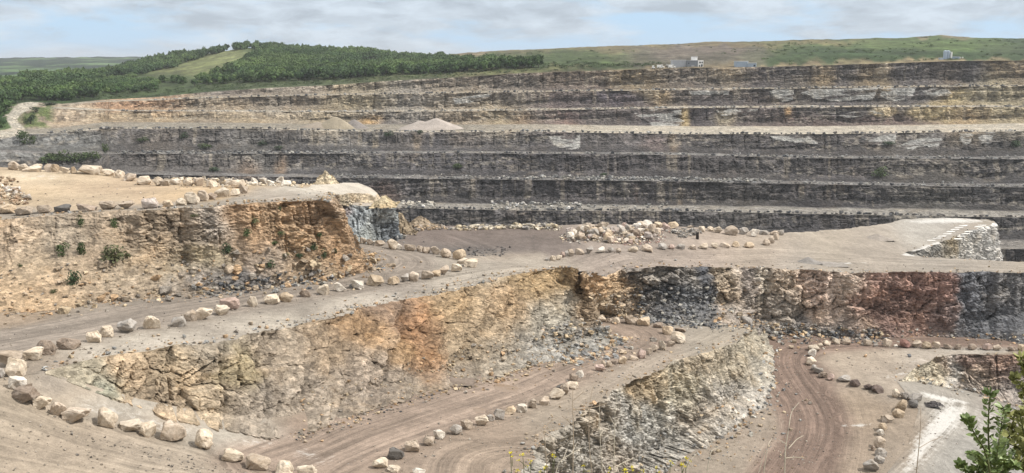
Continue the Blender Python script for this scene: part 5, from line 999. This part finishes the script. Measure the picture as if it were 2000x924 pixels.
for i in indiv:
    x = tx[i]; mi = random.choice((0, 0, 1, 2, 1))
    ad = ('dark', 'mid green', 'very dark', 'pale')[mi]
    wh = 'behind the pale track on the left' if x < 200 else 'above the ochre end of the quarry wall' if x < 420 else 'at the foot of the wooded hill' if x < 800 else 'at the right tip of the wood'
    tree(PT[i], random.uniform(7.5, 11) * (.75 if 200 < x < 480 else 1), random.uniform(7.5, 10.5) * (.75 if 200 < x < 480 else 1), mi, f'{ad} round tree in the wood edge {wh}', 'trees along the front edge of the wood')
WX, WY = proj(W)
for px_, py_, h, mi in ((-18, 262, 8, 0), (-4, 258, 8, 1), (2, 246, 7, 2), (-16, 246, 9, 0), (-4, 236, 9, 1), (4, 228, 7, 0), (-14, 230, 10, 2), (12, 218, 8, 1), (-4, 219, 9, 0), (22, 209, 8, 2), (-12, 212, 10, 1), (8, 208, 9, 0), (34, 202, 8, 1)):
    p = hit_wall(px_, py_, W); tree(p, h, h * .95, mi, f'{("dark", "mid green", "very dark")[mi]} bushy tree on the bank left of the climbing track', 'trees left of the track')
# shrubs: a stem and a cloud of leaves
def shrub_mesh(seed, n, size):
    r = random.Random(seed); lobes = [(r.uniform(-.25, .25), r.uniform(-.25, .25), r.uniform(.06, .55), r.uniform(.2, .34)) for _ in range(7)]
    V, Q = leaf_cloud(n, lobes, size, seed, .9); o = mesh_np('foliage', V, Q, M_LEAF[1]); me = o.data; bpy.data.objects.remove(o); return me
SH = [shrub_mesh(80 + i, 260, .075) for i in range(5)]
sp = [(np.array([(0, 0, -.1), (math.cos(a) * .1, math.sin(a) * .1, .25), (math.cos(a) * .28, math.sin(a) * .28, .65)]), np.array([.02, .014, .006])) for a in (0, 1.3, 2.7, 4, 5.2)]
V, Q = tubes(sp); o = mesh_np('stem', V, Q, M_BARK); ST_ME = o.data; bpy.data.objects.remove(o)
M_SHRUB = [leaf_mat('shrub_grey_green', (.115, .125, .062), .3, scale=1.5), leaf_mat('shrub_green', (.070, .100, .040), .3, scale=1.5), leaf_mat('shrub_dark', (.045, .07, .035), .3, scale=1.5)]
def shrub(p, w, h, mi, label, group=None, name='shrub'):
    t = empty(name, p, label, 'shrub', group, random.uniform(0, 6.28)); t.scale = (w, w, h)
    c = bpy.data.objects.new('foliage', random.choice(SH)); COL.objects.link(c); c.parent = t; c.material_slots[0].link = 'OBJECT'; c.material_slots[0].material = M_SHRUB[mi]
    k = bpy.data.objects.new('stem', ST_ME); COL.objects.link(k); k.parent = t
    return t
PX, PY = proj(CL['P'])
def on_face(Pg, PXg, PYg, px_, py_):
    i = np.unravel_index(np.argmin((PXg - px_) ** 2 + (PYg - py_) ** 2), PXg.shape); return Pg[i].copy()
for px_, py_, w_, h_, mi, wd in ((158, 442, 14, 24, 1, 'just under the edge boulders'), (223, 442, 13, 26, 1, 'second of two under the edge boulders'), (122, 503, 22, 30, 1, 'left of a narrow upright one'), (157, 498, 17, 34, 1, 'narrow and upright, mid face'), (222, 512, 52, 38, 0, 'the widest of all'), (144, 556, 24, 38, 2, 'low down near the road'), (442, 496, 22, 24, 2, 'alone mid face'), (497, 440, 17, 18, 0, 'high on the ochre part'), (484, 460, 15, 20, 1, 'just below the highest ochre one'), (527, 524, 22, 17, 2, 'low near the right foot'), (536, 479, 16, 13, 1, 'small, on the ochre slope'), (549, 464, 14, 12, 1, 'small, above another'), (558, 505, 12, 12, 1, 'small, low on the ochre slope'), (585, 503, 14, 12, 2, 'small, by the loose ledges'), (613, 488, 14, 18, 2, 'under the layered ledges'), (632, 505, 14, 22, 2, 'low, near the right corner'), (625, 465, 12, 14, 1, 'high on the right corner'), (654, 494, 10, 14, 2, 'on the right corner'), (380, 423, 14, 8, 0, 'a low tuft under the edge'), (250, 504, 12, 14, 0, 'right of the widest shrub'), (547, 412, 7, 10, 1, 'tiny, at the top edge'), (40, 522, 9, 8, 1, 'tiny, far left of the face'), (105, 572, 14, 10, 0, 'pale, low on the left')):
    p = on_face(CL['P'], PX, PY, px_, py_); D = p[1]; shrub(p, w_ * D / F * 1.25, h_ * D / F * 1.15, mi, f'{("grey green", "green", "dark green")[mi]} shrub on the upper left rock face, {wd}', 'shrubs on the upper left rock face')
for px_, py_, w_, h_ in ((100, 318, 26, 20), (122, 319, 28, 22), (146, 318, 28, 22), (168, 316, 26, 20), (186, 312, 22, 17), (90, 322, 20, 14), (204, 300, 14, 22), (48, 284, 22, 26), (66, 283, 14, 16)):
    p = hit_wall(px_, py_ - 2, W); D = p[1]; shrub(p, w_ * D / F * 1.3, h_ * D / F * 1.3, 1, 'bright green shrub in the thicket on the far left bench', 'thicket on the far left bench')
for px_, py_, w_, h_, lab in ((895, 330, 20, 13, 'dark shrub alone on the dark fifth bench face'), (360, 270, 16, 11, 'dark shrub on the bench face below the gravel cones'), (400, 287, 26, 9, 'low shrub along the foot of a bench face'), (512, 284, 18, 9, 'low shrub below the small rockslide'), (545, 292, 18, 8, 'low shrub right of the rockslide foot'), (760, 265, 16, 12, 'shrub hanging at the edge of the pale bench'), (1720, 345, 26, 20, 'broad dark shrub on the right part of the dark face'), (1180, 345, 14, 8, 'shrub at the foot of the dark face'), (420, 334, 22, 9, 'low green shrub on the lowest left bench'), (1985, 285, 20, 14, 'shrub at the far right of the bench face'), (1735, 285, 24, 9, 'shrub growing under the pale slabs'), (820, 262, 12, 8, 'small shrub by the pinkish heap'), (280, 276, 18, 10, 'shrub on the left grey face'), (60, 243, 12, 20, 'tall shrub on the bank right of the pale track'), (50, 240, 10, 16, 'shrub at the bend of the pale track'), (64, 232, 10, 12, 'shrub midway up the bank by the pale track'), (70, 218, 16, 10, 'shrub at the top of the bank by the pale track'), (96, 206, 24, 8, 'low shrub beside the pale boulder at the track')):
    p = hit_wall(px_, py_, W); D = p[1]; shrub(p, w_ * D / F * 1.3, h_ * D / F * 1.25, random.choice((1, 2, 2)), lab, 'shrubs on the far wall')
# low scrub dotted over the spoil hill
VV, QQ, CC = [], [], []; n0 = 0; spots = []
for _ in range(800):
    x = random.uniform(900, 2080); i = int((x - xs[0]) / 2); f = random.random() ** 1.3
    j = int(3 + f * 62); p = HP[i, j]; a, b = proj(p)
    dens_ = float(fbm(np.array([a / 45]), np.array([b / 10]), 402, 2)[0])
    if 1170 < a < 1490 and b > 92 and random.random() < .85: continue
    if dens_ < .52 and random.random() < .85: continue
    spots.append((p, random.uniform(.7, 2.0)))
for x in np.arange(1060, 1290, 4): spots.append((hill_hit(x, 128 + random.uniform(-4, 3)), random.uniform(1.2, 2.4)))
for _ in range(420):
    x = random.uniform(150, 1000); spots.append((hill_hit(x, np.interp(x, xs, Y[0]) - random.uniform(1, 15)), random.uniform(.5, 1.7)))
for x in np.arange(480, 1100, 7): spots.append((hill_hit(x, np.interp(x, xs, Y[0]) - random.uniform(2, 9)), random.uniform(.8, 1.8)))
for p, s_ in spots:
    V, Q, cv, ct = LOWTREES[random.randrange(6)]; v = V[:200] * (s_ * 2.6, s_ * 2.2, s_ * 1.25) + p - (0, 0, .35 * s_); VV.append(v); QQ.append(Q[:50] + n0); n0 += len(v); CC.append(np.tile(np.array((.060, .090, .036)) * random.uniform(.75, 1.25), (len(v), 1)))
o = mesh_np('scrub', np.concatenate(VV), np.concatenate(QQ), M_WOOD, {'Col': np.concatenate(CC)}, kind='stuff'); tag(o, 'low dark scrub dotted over the grassy spoil hill', 'scrub')
# ------------------------------------------------------------------ the viewer's own bank and its plants
gx = np.linspace(-60, 60, 90); gy = np.r_[np.linspace(-6, 16, 60), np.linspace(17, 44, 24)]; GX, GY = np.meshgrid(gx, gy)
hh = np.where(GY < 16, np.maximum(1.6, 0.44 * GY + 0.42), 7.46 + np.maximum(GY - 16, 0) * 1.55) + 0.0
GZ = ZC - hh - 0.3 * fbm(GX / 3, GY / 3, 501, 3) - 0.08 * fbm(GX / .6, GY / .6, 503, 2)
V = np.c_[GX.ravel(), GY.ravel(), GZ.ravel()]; i = np.arange(GX.size).reshape(GX.shape); q = np.stack([i[:-1, :-1], i[:-1, 1:], i[1:, 1:], i[1:, :-1]], -1).reshape(-1, 4)
mesh_np('viewpoint_bank', V, q, M_HILL, {'Col': np.tile(lin((116, 112, 78)) * .8, (len(V), 1))}, smooth=True, kind='structure')
def bank_z(x, y): return ZC - float(np.where(y < 16, max(1.6, .44 * y + .42), 7.46)) - .3
def leaf_blades(P, Dr, size, r):
    """one curved, pointed leaf per point, growing along Dr"""
    n = len(P); Dr = Dr / np.linalg.norm(Dr, axis=1)[:, None]; s = np.cross(Dr, r.normal(size=(n, 3))); s /= np.linalg.norm(s, axis=1)[:, None]; up = np.cross(s, Dr)
    L = (size * r.uniform(.65, 1.25, n))[:, None]; Wd = L * .5
    a = P; b = P + Dr * L * .35 + s * Wd * .5 + up * L * .03; c = P + Dr * L * .72 + s * Wd * .46 - up * L * .01; t = P + Dr * L - up * L * .12; c2 = P + Dr * L * .72 - s * Wd * .46 - up * L * .01; b2 = P + Dr * L * .35 - s * Wd * .5 + up * L * .03; m = P + Dr * L * .55 - up * L * .05
    V = np.stack([a, b, c, t, c2, b2, m], 1).reshape(-1, 3); k = np.arange(n)[:, None] * 7
    return V, np.concatenate([k + np.array([f]) for f in ((0, 1, 6), (1, 2, 6), (2, 3, 6), (3, 4, 6), (4, 5, 6), (5, 0, 6))])
def fg_shrub(label, stems, size, seed, mleaf, D0):
    r = np.random.default_rng(seed); tb = []; PP = []; DD = []
    base = at_d(stems[0][0][0], 960, D0); 
    base[2] = bank_z(base[0], base[1])
    root = empty('leafy_shrub', base, label, 'shrub')
    for st in stems:
        dd = D0 + r.uniform(-.35, .35); P = np.array([at_d(x, y, dd + .12 * j * r.uniform(-1, 1)) for j, (x, y) in enumerate(st)]) 
        P = np.r_[[base + r.uniform(-.12, .12, 3) * (1, 1, 0)], P]
        t = np.linspace(0, 1, len(P)); tf = np.linspace(0, 1, 22); Pd = np.stack([np.interp(tf, t, P[:, i]) for i in range(3)], 1); Pd = smooth1(Pd, 2)
        tb.append((Pd - base, np.linspace(.009, .0025, 22)))
        seg = np.linalg.norm(np.diff(Pd, axis=0), axis=1).sum(); n = max(10, int(seg / size * 1.0)); f0 = 0.28
        fr = np.r_[np.linspace(f0, 1, n), np.full(9, .985)]; T = np.gradient(Pd, axis=0)
        Pq = np.stack([np.interp(fr, tf, Pd[:, i]) for i in range(3)], 1); Tq = np.stack([np.interp(fr, tf, T[:, i]) for i in range(3)], 1); Tq /= np.linalg.norm(Tq, axis=1)[:, None]
        for sg in (1, -1):
            az = np.arange(len(fr)) * 2.2 + r.uniform(0, 6) + r.normal(size=len(fr)) * .5; s = np.c_[np.cos(az), np.sin(az), np.zeros(len(fr))] * sg
            PP.append(Pq + s * .004); DD.append(s + Tq * r.uniform(.5, 1.4, len(fr))[:, None] + r.normal(size=(len(fr), 3)) * .2)
    PP = np.concatenate(PP) - base; DD = np.concatenate(DD); V, Tq = leaf_blades(PP, DD, size, r)
    mesh_np('foliage', V, Tq, mleaf, smooth=True, parent=root)
    V, Q = tubes(tb); mesh_np('stem', V, Q, M_STALK[1], smooth=True, parent=root)
M_STALK = [plain_mat('dry_stalk', (.30, .24, .18), .9, 0, .2, 20), plain_mat('green_stem', (.12, .13, .06), .8, 0, .2, 20), plain_mat('pale_stalk', (.46, .41, .33), .9, 0, .2, 20)]
M_FG = leaf_mat('shrub_leaf', (.15, .20, .07), .35, scale=9); M_FG.node_tree.nodes['Principled BSDF'].inputs['Roughness'].default_value = .42; M_FG.node_tree.nodes['Principled BSDF'].inputs['Specular IOR Level'].default_value = .45
M_FG2 = leaf_mat('shrub_leaf_young', (.20, .205, .075), .35, scale=9)
fg_shrub('glossy green leafy shrub with one tall upright shoot at the lower right corner', [[(1938, 940), (1930, 860), (1931, 800), (1934, 768)], [(1936, 935), (1925, 880), (1905, 850), (1890, 822)], [(1940, 930), (1950, 870), (1956, 830), (1960, 796)], [(1915, 940), (1895, 925), (1876, 908)], [(1930, 940), (1910, 905), (1898, 885)], [(1945, 940), (1960, 890), (1965, 862)], [(1950, 945), (1975, 905), (1985, 880)], [(1925, 945), (1930, 905), (1940, 880)], [(1932, 945), (1944, 905), (1952, 892)], [(1905, 945), (1910, 915), (1915, 900)], [(1915, 945), (1925, 915), (1922, 893)], [(1940, 945), (1962, 915), (1968, 900)], [(1955, 945), (1960, 920), (1982, 910)], [(1936, 945), (1948, 920), (1958, 905)], [(1900, 946), (1897, 930), (1890, 915)]], .047, 5, M_FG, 6.0)
fg_shrub('yellow tipped leafy shrub leaning in from the right picture edge', [[(2030, 930), (2015, 860), (1990, 825), (1966, 806)], [(2025, 930), (2010, 880), (1998, 840), (1992, 808)], [(2040, 900), (2030, 800), (2010, 730), (1994, 697)], [(2045, 900), (2030, 820), (2010, 770), (1980, 737)], [(2040, 930), (2010, 900), (1985, 870), (1972, 850)], [(2040, 930), (2015, 900), (2000, 880), (1992, 860)], [(2040, 930), (2020, 860), (2008, 810), (2000, 770)], [(2030, 940), (2005, 920), (1992, 900)], [(2045, 880), (2025, 780), (2012, 740), (2003, 715)], [(2035, 935), (2010, 870), (1985, 850), (1975, 835)]], .046, 9, M_FG2, 6.3)
def stalk(label, paths, D, mi, r0=.003, group='dry stalks in front of the pit', name='dry_stalk'):
    base = at_d(paths[0][0][0], 985, D); base[2] = bank_z(base[0], base[1]) - .05; tb = []
    for k, pth in enumerate(paths):
        P = np.array([at_d(x, y, D + .04 * j) for j, (x, y) in enumerate(pth)])
        if k == 0: P = np.r_[[base], P]
        t = np.linspace(0, 1, len(P)); tf = np.linspace(0, 1, 14); Pd = smooth1(np.stack([np.interp(tf, t, P[:, i]) for i in range(3)], 1), 1)
        tb.append((Pd - base, np.linspace(r0 * (1 if k == 0 else .6), r0 * .35, 14)))
    V, Q = tubes(tb); o = mesh_np(name, V, Q, M_STALK[mi], smooth=True); o.location = base; return tag(o, label, 'dry stalk', group)
stalk('thin brown dry stalk bent to the right at its tip, leftmost of the tall ones', [[(1070, 930), (1066, 890), (1063, 845), (1067, 828), (1090, 815)], [(1066, 890), (1084, 880)], [(1064, 850), (1056, 838)]], 4.6, 0)
stalk('tallest dark dry stalk with a long side branch to the right', [[(1118, 930), (1120, 880), (1120, 830), (1118, 790), (1119, 757)], [(1120, 800), (1160, 796), (1186, 788)], [(1119, 830), (1097, 812)], [(1118, 784), (1140, 765)], [(1119, 850), (1100, 872)]], 4.5, 0, .0034)
stalk('dry stalk with a hooked tip, right of the tallest', [[(1158, 930), (1152, 890), (1149, 845), (1152, 795), (1155, 763), (1164, 748)], [(1152, 800), (1166, 778)]], 4.7, 0, .0028)
stalk('pale straight dry stalk before the ribbed grey face', [[(1178, 930), (1173, 876), (1170, 811), (1172, 780)], [(1172, 850), (1182, 836)]], 4.8, 2, .0028)
stalk('pale dry stalk, rightmost of the tall close group', [[(1199, 930), (1200, 854), (1201, 802), (1209, 750)], [(1200, 830), (1190, 812)]], 4.7, 2, .0028)
stalk('pale dry stalk slanting low to the right between the tall ones', [[(1084, 930), (1091, 902), (1116, 886), (1140, 873)], [(1100, 896), (1108, 876)], [(1116, 886), (1126, 866)]], 4.4, 2, .0033)
stalk('thick pale broken stalk lying low at the bottom edge', [[(1200, 930), (1207, 908), (1238, 895)], [(1215, 905), (1224, 915)]], 4.3, 2, .0042)
stalk('pale forked dry stalk standing before the brown pit road', [[(1533, 930), (1533, 880), (1542, 828), (1545, 803), (1561, 786)], [(1540, 876), (1556, 858), (1569, 851)], [(1534, 895), (1550, 893), (1571, 894)], [(1536, 868), (1520, 858)]], 4.5, 2, .0033)
stalk('thin dry stalk with a right branch before the white dusty ramp', [[(1789, 930), (1796, 863), (1799, 812), (1797, 795)], [(1794, 876), (1815, 863), (1842, 852)]], 4.8, 0, .003)
stalk('short pale curved stalk on the left of the brown road', [[(1379, 930), (1388, 880), (1412, 870)], [(1386, 890), (1395, 905)]], 4.5, 2, .0028)
stalk('short pale stalk ending in a dark seed head', [[(1335, 930), (1350, 897), (1363, 884)], [(1345, 905), (1352, 915)]], 4.5, 2, .0028)
stalk('low pale stalk leaning right beside the brown road', [[(1490, 930), (1500, 868), (1508, 856)], [(1480, 930), (1494, 880)]], 4.6, 2, .003)
M_YEL = plain_mat('yellow_petal', (.72, .62, .03), .7, 0, .1, 30)
fl = [((1005, 935), (997, 885)), ((1025, 935), (1021, 889)), ((1035, 935), (1037, 903)), ((1012, 940), (1011, 920)), ((1062, 935), (1064, 914)), ((1078, 938), (1080, 888)), ((1140, 935), (1140, 910)), ((1190, 935), (1192, 915)), ((1222, 938), (1220, 919)), ((1238, 938), (1235, 914)), ((1283, 938), (1282, 913)), ((1308, 938), (1310, 901)), ((1335, 938), (1332, 908)), ((1342, 938), (1340, 896)), ((1258, 938), (1256, 920))]
for k, ((bx, by_), (x, y)) in enumerate(fl):
    D = 4.6 + .25 * (k % 4); base = at_d(bx, 985, D); base[2] = bank_z(base[0], base[1]) - .05
    root = empty('yellow_wildflower', base, 'slender wild plant with yellow flower heads at the bottom picture edge', 'wildflower', 'yellow wildflowers')
    tip = at_d(x, y, D); mid = at_d(bx * .6 + x * .4 + random.uniform(-4, 4), by_ * .5 + y * .5, D)
    side = tip + np.array((random.uniform(-.03, .03), 0, -random.uniform(.01, .03))); V, Q = tubes([(smooth1(np.array([base, (base + mid) / 2, mid, tip]), 1) - base, np.array([.003, .0028, .0022, .0015])), (np.array([mid, (mid + side) / 2 + (0, 0, .004), side]) - base, np.array([.002, .0016, .001]))])
    mesh_np('stem', V, Q, M_STALK[1], smooth=True, parent=root)
    for c0, s in ((tip, 1), (side, .7)):
        r = np.random.default_rng(k); P = np.tile(c0 - base, (16, 1)) + r.normal(size=(16, 3)) * .0045 * s; V, T_ = leaf_blades(P, r.normal(size=(16, 3)) + (0, 0, .8), .0085 * s, r); mesh_np('flower_head', V, T_, M_YEL, parent=root)
# ------------------------------------------------------------------ buildings and vans on the rim
M_GREYC = plain_mat('grey_cladding', (.40, .41, .43), .6, 0, .08, .5); M_DARKC = plain_mat('dark_cladding', (.22, .235, .255), .6, 0, .08, .5); M_WHITE = plain_mat('white_render', (.82, .81, .78), .7, 0, .06, .5)
M_ROOF = plain_mat('pale_roof', (.68, .69, .70), .5, 0, .06, .5); M_BLUE = plain_mat('blue_grey_cladding', (.34, .41, .49), .55, 0, .08, .5); M_WIN = plain_mat('window_glass', (.03, .035, .04), .15, 0, .05, 1); M_TYRE = plain_mat('tyre', (.02, .02, .02), .9, 0, .1, 3)
def bpart(name, parent, mat, *boxes, bev=.03):
    bm = bmesh.new()
    for b in boxes: boxbm(bm, *b, bev=bev)
    return bm_obj(name, bm, mat, parent)
p = hill_hit(1345, 131.5); s = p[1] / F; g = lambda v: v * s
b = empty('plant_building', p + (0, 4, -.3), 'grey industrial building with a taller white end wall on the rim', 'building')
bpart('wall', b, M_GREYC, (g(-27), 1.5, -1, g(-1.5), 12, g(15))); bpart('roof', b, M_ROOF, (g(-27.6), 1.2, g(15.02), g(-1.2), 12.3, g(15.8)))
bpart('front_block', b, M_DARKC, (g(-1), 0, -1, g(20.5), 11, g(14.6))); bpart('front_roof', b, M_GREYC, (g(-1.4), -.3, g(14.63), g(20.3), 11.2, g(15.3)))
bpart('roof_cabin', b, M_WHITE, (g(11), 2, g(15.4), g(20.5), 8, g(21.5))); bpart('cabin_roof', b, M_ROOF, (g(10.6), 1.8, g(21.52), g(20.9), 8.2, g(22.1)))
ew = bpart('end_wall', b, M_WHITE, (g(20.6), -.4, -1, g(31), 10, g(15.2)))
for x, z, w_, h_ in ((23, 9.5, 3, 3), (27.5, 9.5, 2.4, 3), (22.5, 3.2, 2.2, 3.2), (26.5, 3.2, 3.2, 4.2)):
    bpart('window', b, M_WIN, (g(x), -.46, g(z), g(x + w_), -.35, g(z + h_)), bev=0)
bpart('window', b, M_WIN, (g(2), -.06, g(8.2), g(4), .1, g(10.4)), bev=0); bpart('door', b, M_GREYC, (g(8), -.06, -.3, g(14), .1, g(6)), bev=0)
p2 = hill_hit(1316, 131.5); b2 = empty('open_canopy', p2 + (0, 2, -.2), 'low white flat canopy beside the grey plant building', 'canopy')
bpart('roof', b2, M_WHITE, (g(-13), -1, g(4), g(13), 6, g(5.2)))
for x in (-12, 11.5): 
    for y_ in (-.7, 5.5): bpart('post', b2, M_GREYC, (g(x), y_, -1, g(x + .9), y_ + .3, g(3.98)), bev=0)
def van(px_, py_, w_, label):
    p = hill_hit(px_, py_); L = w_ * p[1] / F; t = empty('parked_van', p + (0, -.5, -.05), label, 'van', 'white vans on the rim'); H = 2.3
    bm = bmesh.new(); boxbm(bm, -L / 2, -1, .45, L * .28, 1, H, .12); boxbm(bm, L * .2, -.97, .45, L / 2, .97, 1.35, .15); bm_obj('body', bm, M_WHITE, t)
    bm = bmesh.new(); boxbm(bm, L * .282, -.86, 1.36, L * .36, .86, 2.0, .05); bm_obj('windscreen', bm, M_WIN, t)
    bpart('window', t, M_WIN, (L * .05, -1.02, 1.3, L * .24, -.99, 1.95), bev=0)
    for x in (-L * .3, L * .3):
        for y_ in (-.92, .92):
            bm = bmesh.new(); bmesh.ops.create_cone(bm, cap_ends=True, segments=14, radius1=.36, radius2=.36, depth=.24, matrix=Matrix.Translation((x, y_, .36)) @ Matrix.Rotation(R(90), 4, 'X')); bm_obj('wheel', bm, M_TYRE, t)
van(1290, 133.6, 14, 'white van parked on the rim, left of the low canopy'); van(1311, 133, 13, 'white van parked under the low white canopy edge'); van(1276, 134, 5, 'small white vehicle parked left of the first van')
p = hill_hit(1460, 130.5); s = p[1] / F
b = empty('blue_shed', p + (0, 3, -.3), 'blue grey metal shed with two flat roof levels on the rim', 'shed')
bpart('wall', b, M_BLUE, (g(-19), 1, -1, g(3.5), 9, g(11.4))); bpart('roof', b, M_ROOF, (g(-19.5), .7, g(11.42), g(4), 9.3, g(12.4)))
bpart('front_block', b, M_BLUE, (g(2), 0, -1, g(19), 8, g(8))); bpart('front_roof', b, M_ROOF, (g(1.6), -.3, g(8.02), g(19.5), 8.2, g(8.9))); bpart('window', b, M_WIN, (g(13.5), -.06, g(2), g(17), .1, g(5)), bev=0)
p = hill_hit(1858, 115.5); s = p[1] / F
b = empty('silo_tower', p + (0, 3, -.3), 'tall blue grey silo tower with low sheds on the right rim', 'silo')
for k, x in enumerate((-6.9, -1.4)):
    bm = bmesh.new(); bmesh.ops.create_cone(bm, cap_ends=True, segments=20, radius1=g(3.6), radius2=g(3.6), depth=g(18), matrix=Matrix.Translation((g(x), 1.5, g(8)))); bmesh.ops.create_cone(bm, cap_ends=True, segments=20, radius1=g(3.65), radius2=g(1), depth=g(1.5), matrix=Matrix.Translation((g(x), 1.5, g(17.75)))); bm_obj('silo', bm, M_BLUE, b)
bpart('ladder_tower', b, M_WHITE, (g(2.6), 0, -1, g(5.2), 1.5, g(15.5))); bpart('shed', b, M_BLUE, (g(6), 0, -1, g(19.5), 5, g(6.4))); bpart('shed_roof', b, M_GREYC, (g(5.7), -.2, g(6.42), g(20), 5.2, g(7))); bpart('side_shed', b, M_BLUE, (g(-18), 0, -1, g(-11.5), 3, g(4.4)))
for x in (20.6, 25.5): bpart('vent_stack', b, M_WHITE, (g(x), .4, -1, g(x + 1.6), 1.4, g(6)))
# ------------------------------------------------------------------ light and sky
SUN_AZ, SUN_EL = R(95), R(50)                           # azimuth clockwise from +Y (straight ahead)
sun = bpy.data.lights.new('sun', 'SUN'); so = bpy.data.objects.new('sun', sun); COL.objects.link(so)
sun.energy = 3.5; sun.angle = R(0.8); sun.color = (1.0, 0.94, 0.85)
dirv = Vector((math.sin(SUN_AZ) * math.cos(SUN_EL), math.cos(SUN_AZ) * math.cos(SUN_EL), math.sin(SUN_EL)))
so.rotation_euler = dirv.to_track_quat('Z', 'Y').to_euler(); so.location = dirv * 300
w = bpy.data.worlds.new('World'); SC.world = w; w.use_nodes = True; nt = w.node_tree
bg = nt.nodes['Background']
sky = nd(nt, 'ShaderNodeTexSky', sky_type='NISHITA'); sky.sun_disc = False; sky.sun_elevation = SUN_EL; sky.sun_rotation = SUN_AZ
sky.air_density = 1.0; sky.dust_density = 0.6; sky.ozone_density = 1.6
tc = nd(nt, 'ShaderNodeTexCoord').outputs['Generated']
sep = nd(nt, 'ShaderNodeSeparateXYZ'); nt.links.new(tc, sep.inputs[0])
c1 = smap(nt, tc, 4.2, 4.2, 17.0)
n1 = noise(nt, c1, 1.6, 7, 0.58, 0.25)
c2 = smap(nt, tc, 8.0, 8.0, 30.0)
n2 = noise(nt, c2, 1.9, 7, 0.6, 0.3)
el = sep.outputs[2]
hi = mapr(nt, el, 0.016, 0.056, 0.0, 0.16)               # more cloud higher up
cov = mapr(nt, mth(nt, 'ADD', n1, hi), 0.475, 0.62, 0.0, 0.95)
shade = mapr(nt, n2, 0.36, 0.62, 0.0, 1.0)
cloud = mix(nt, shade, (3.7, 4.2, 4.75), (5.5, 6.2, 6.9))
blue = mix(nt, 0.85, sky.outputs[0], (3.9, 5.7, 7.7))
over = mapr(nt, el, 0.08, 0.45, 0.0, 1.0)             # bright neutral cloud overhead
nt.links.new(mix(nt, over, mix(nt, cov, blue, cloud), (8.6, 8.5, 8.35)), bg.inputs['Color'])
bg.inputs['Strength'].default_value = 0.1
vs = SC.view_settings; vs.view_transform = 'Standard'; vs.look = 'None'; vs.gamma = 1; vs.exposure = 0.4; vs.use_curve_mapping = False
SC.cycles.max_bounces = 4; SC.cycles.diffuse_bounces = 3; SC.cycles.glossy_bounces = 2; SC.cycles.transmission_bounces = 2; SC.cycles.volume_bounces = 0
SC.cycles.use_denoising = True

# the air: pale and thin, one closed box round the camera and everything in the scene
def haze(density):
    m = bpy.data.materials.new('haze'); m.use_nodes = True; nt = m.node_tree; nt.nodes.clear()
    out = nt.nodes.new('ShaderNodeOutputMaterial'); v = nt.nodes.new('ShaderNodeVolumePrincipled')
    v.inputs['Color'].default_value = (.86, .90, .96, 1); v.inputs['Density'].default_value = density; v.inputs['Anisotropy'].default_value = 0.2
    nt.links.new(v.outputs[0], out.inputs['Volume'])
    bm = bmesh.new(); boxbm(bm, -9600, -400, ZC - 103, 9600, 12600, ZC + 75); o = bm_obj('haze', bm, m); o['kind'] = 'stuff'; tag(o, 'thin pale haze in the air over the whole quarry', 'haze')
haze(0.00009)
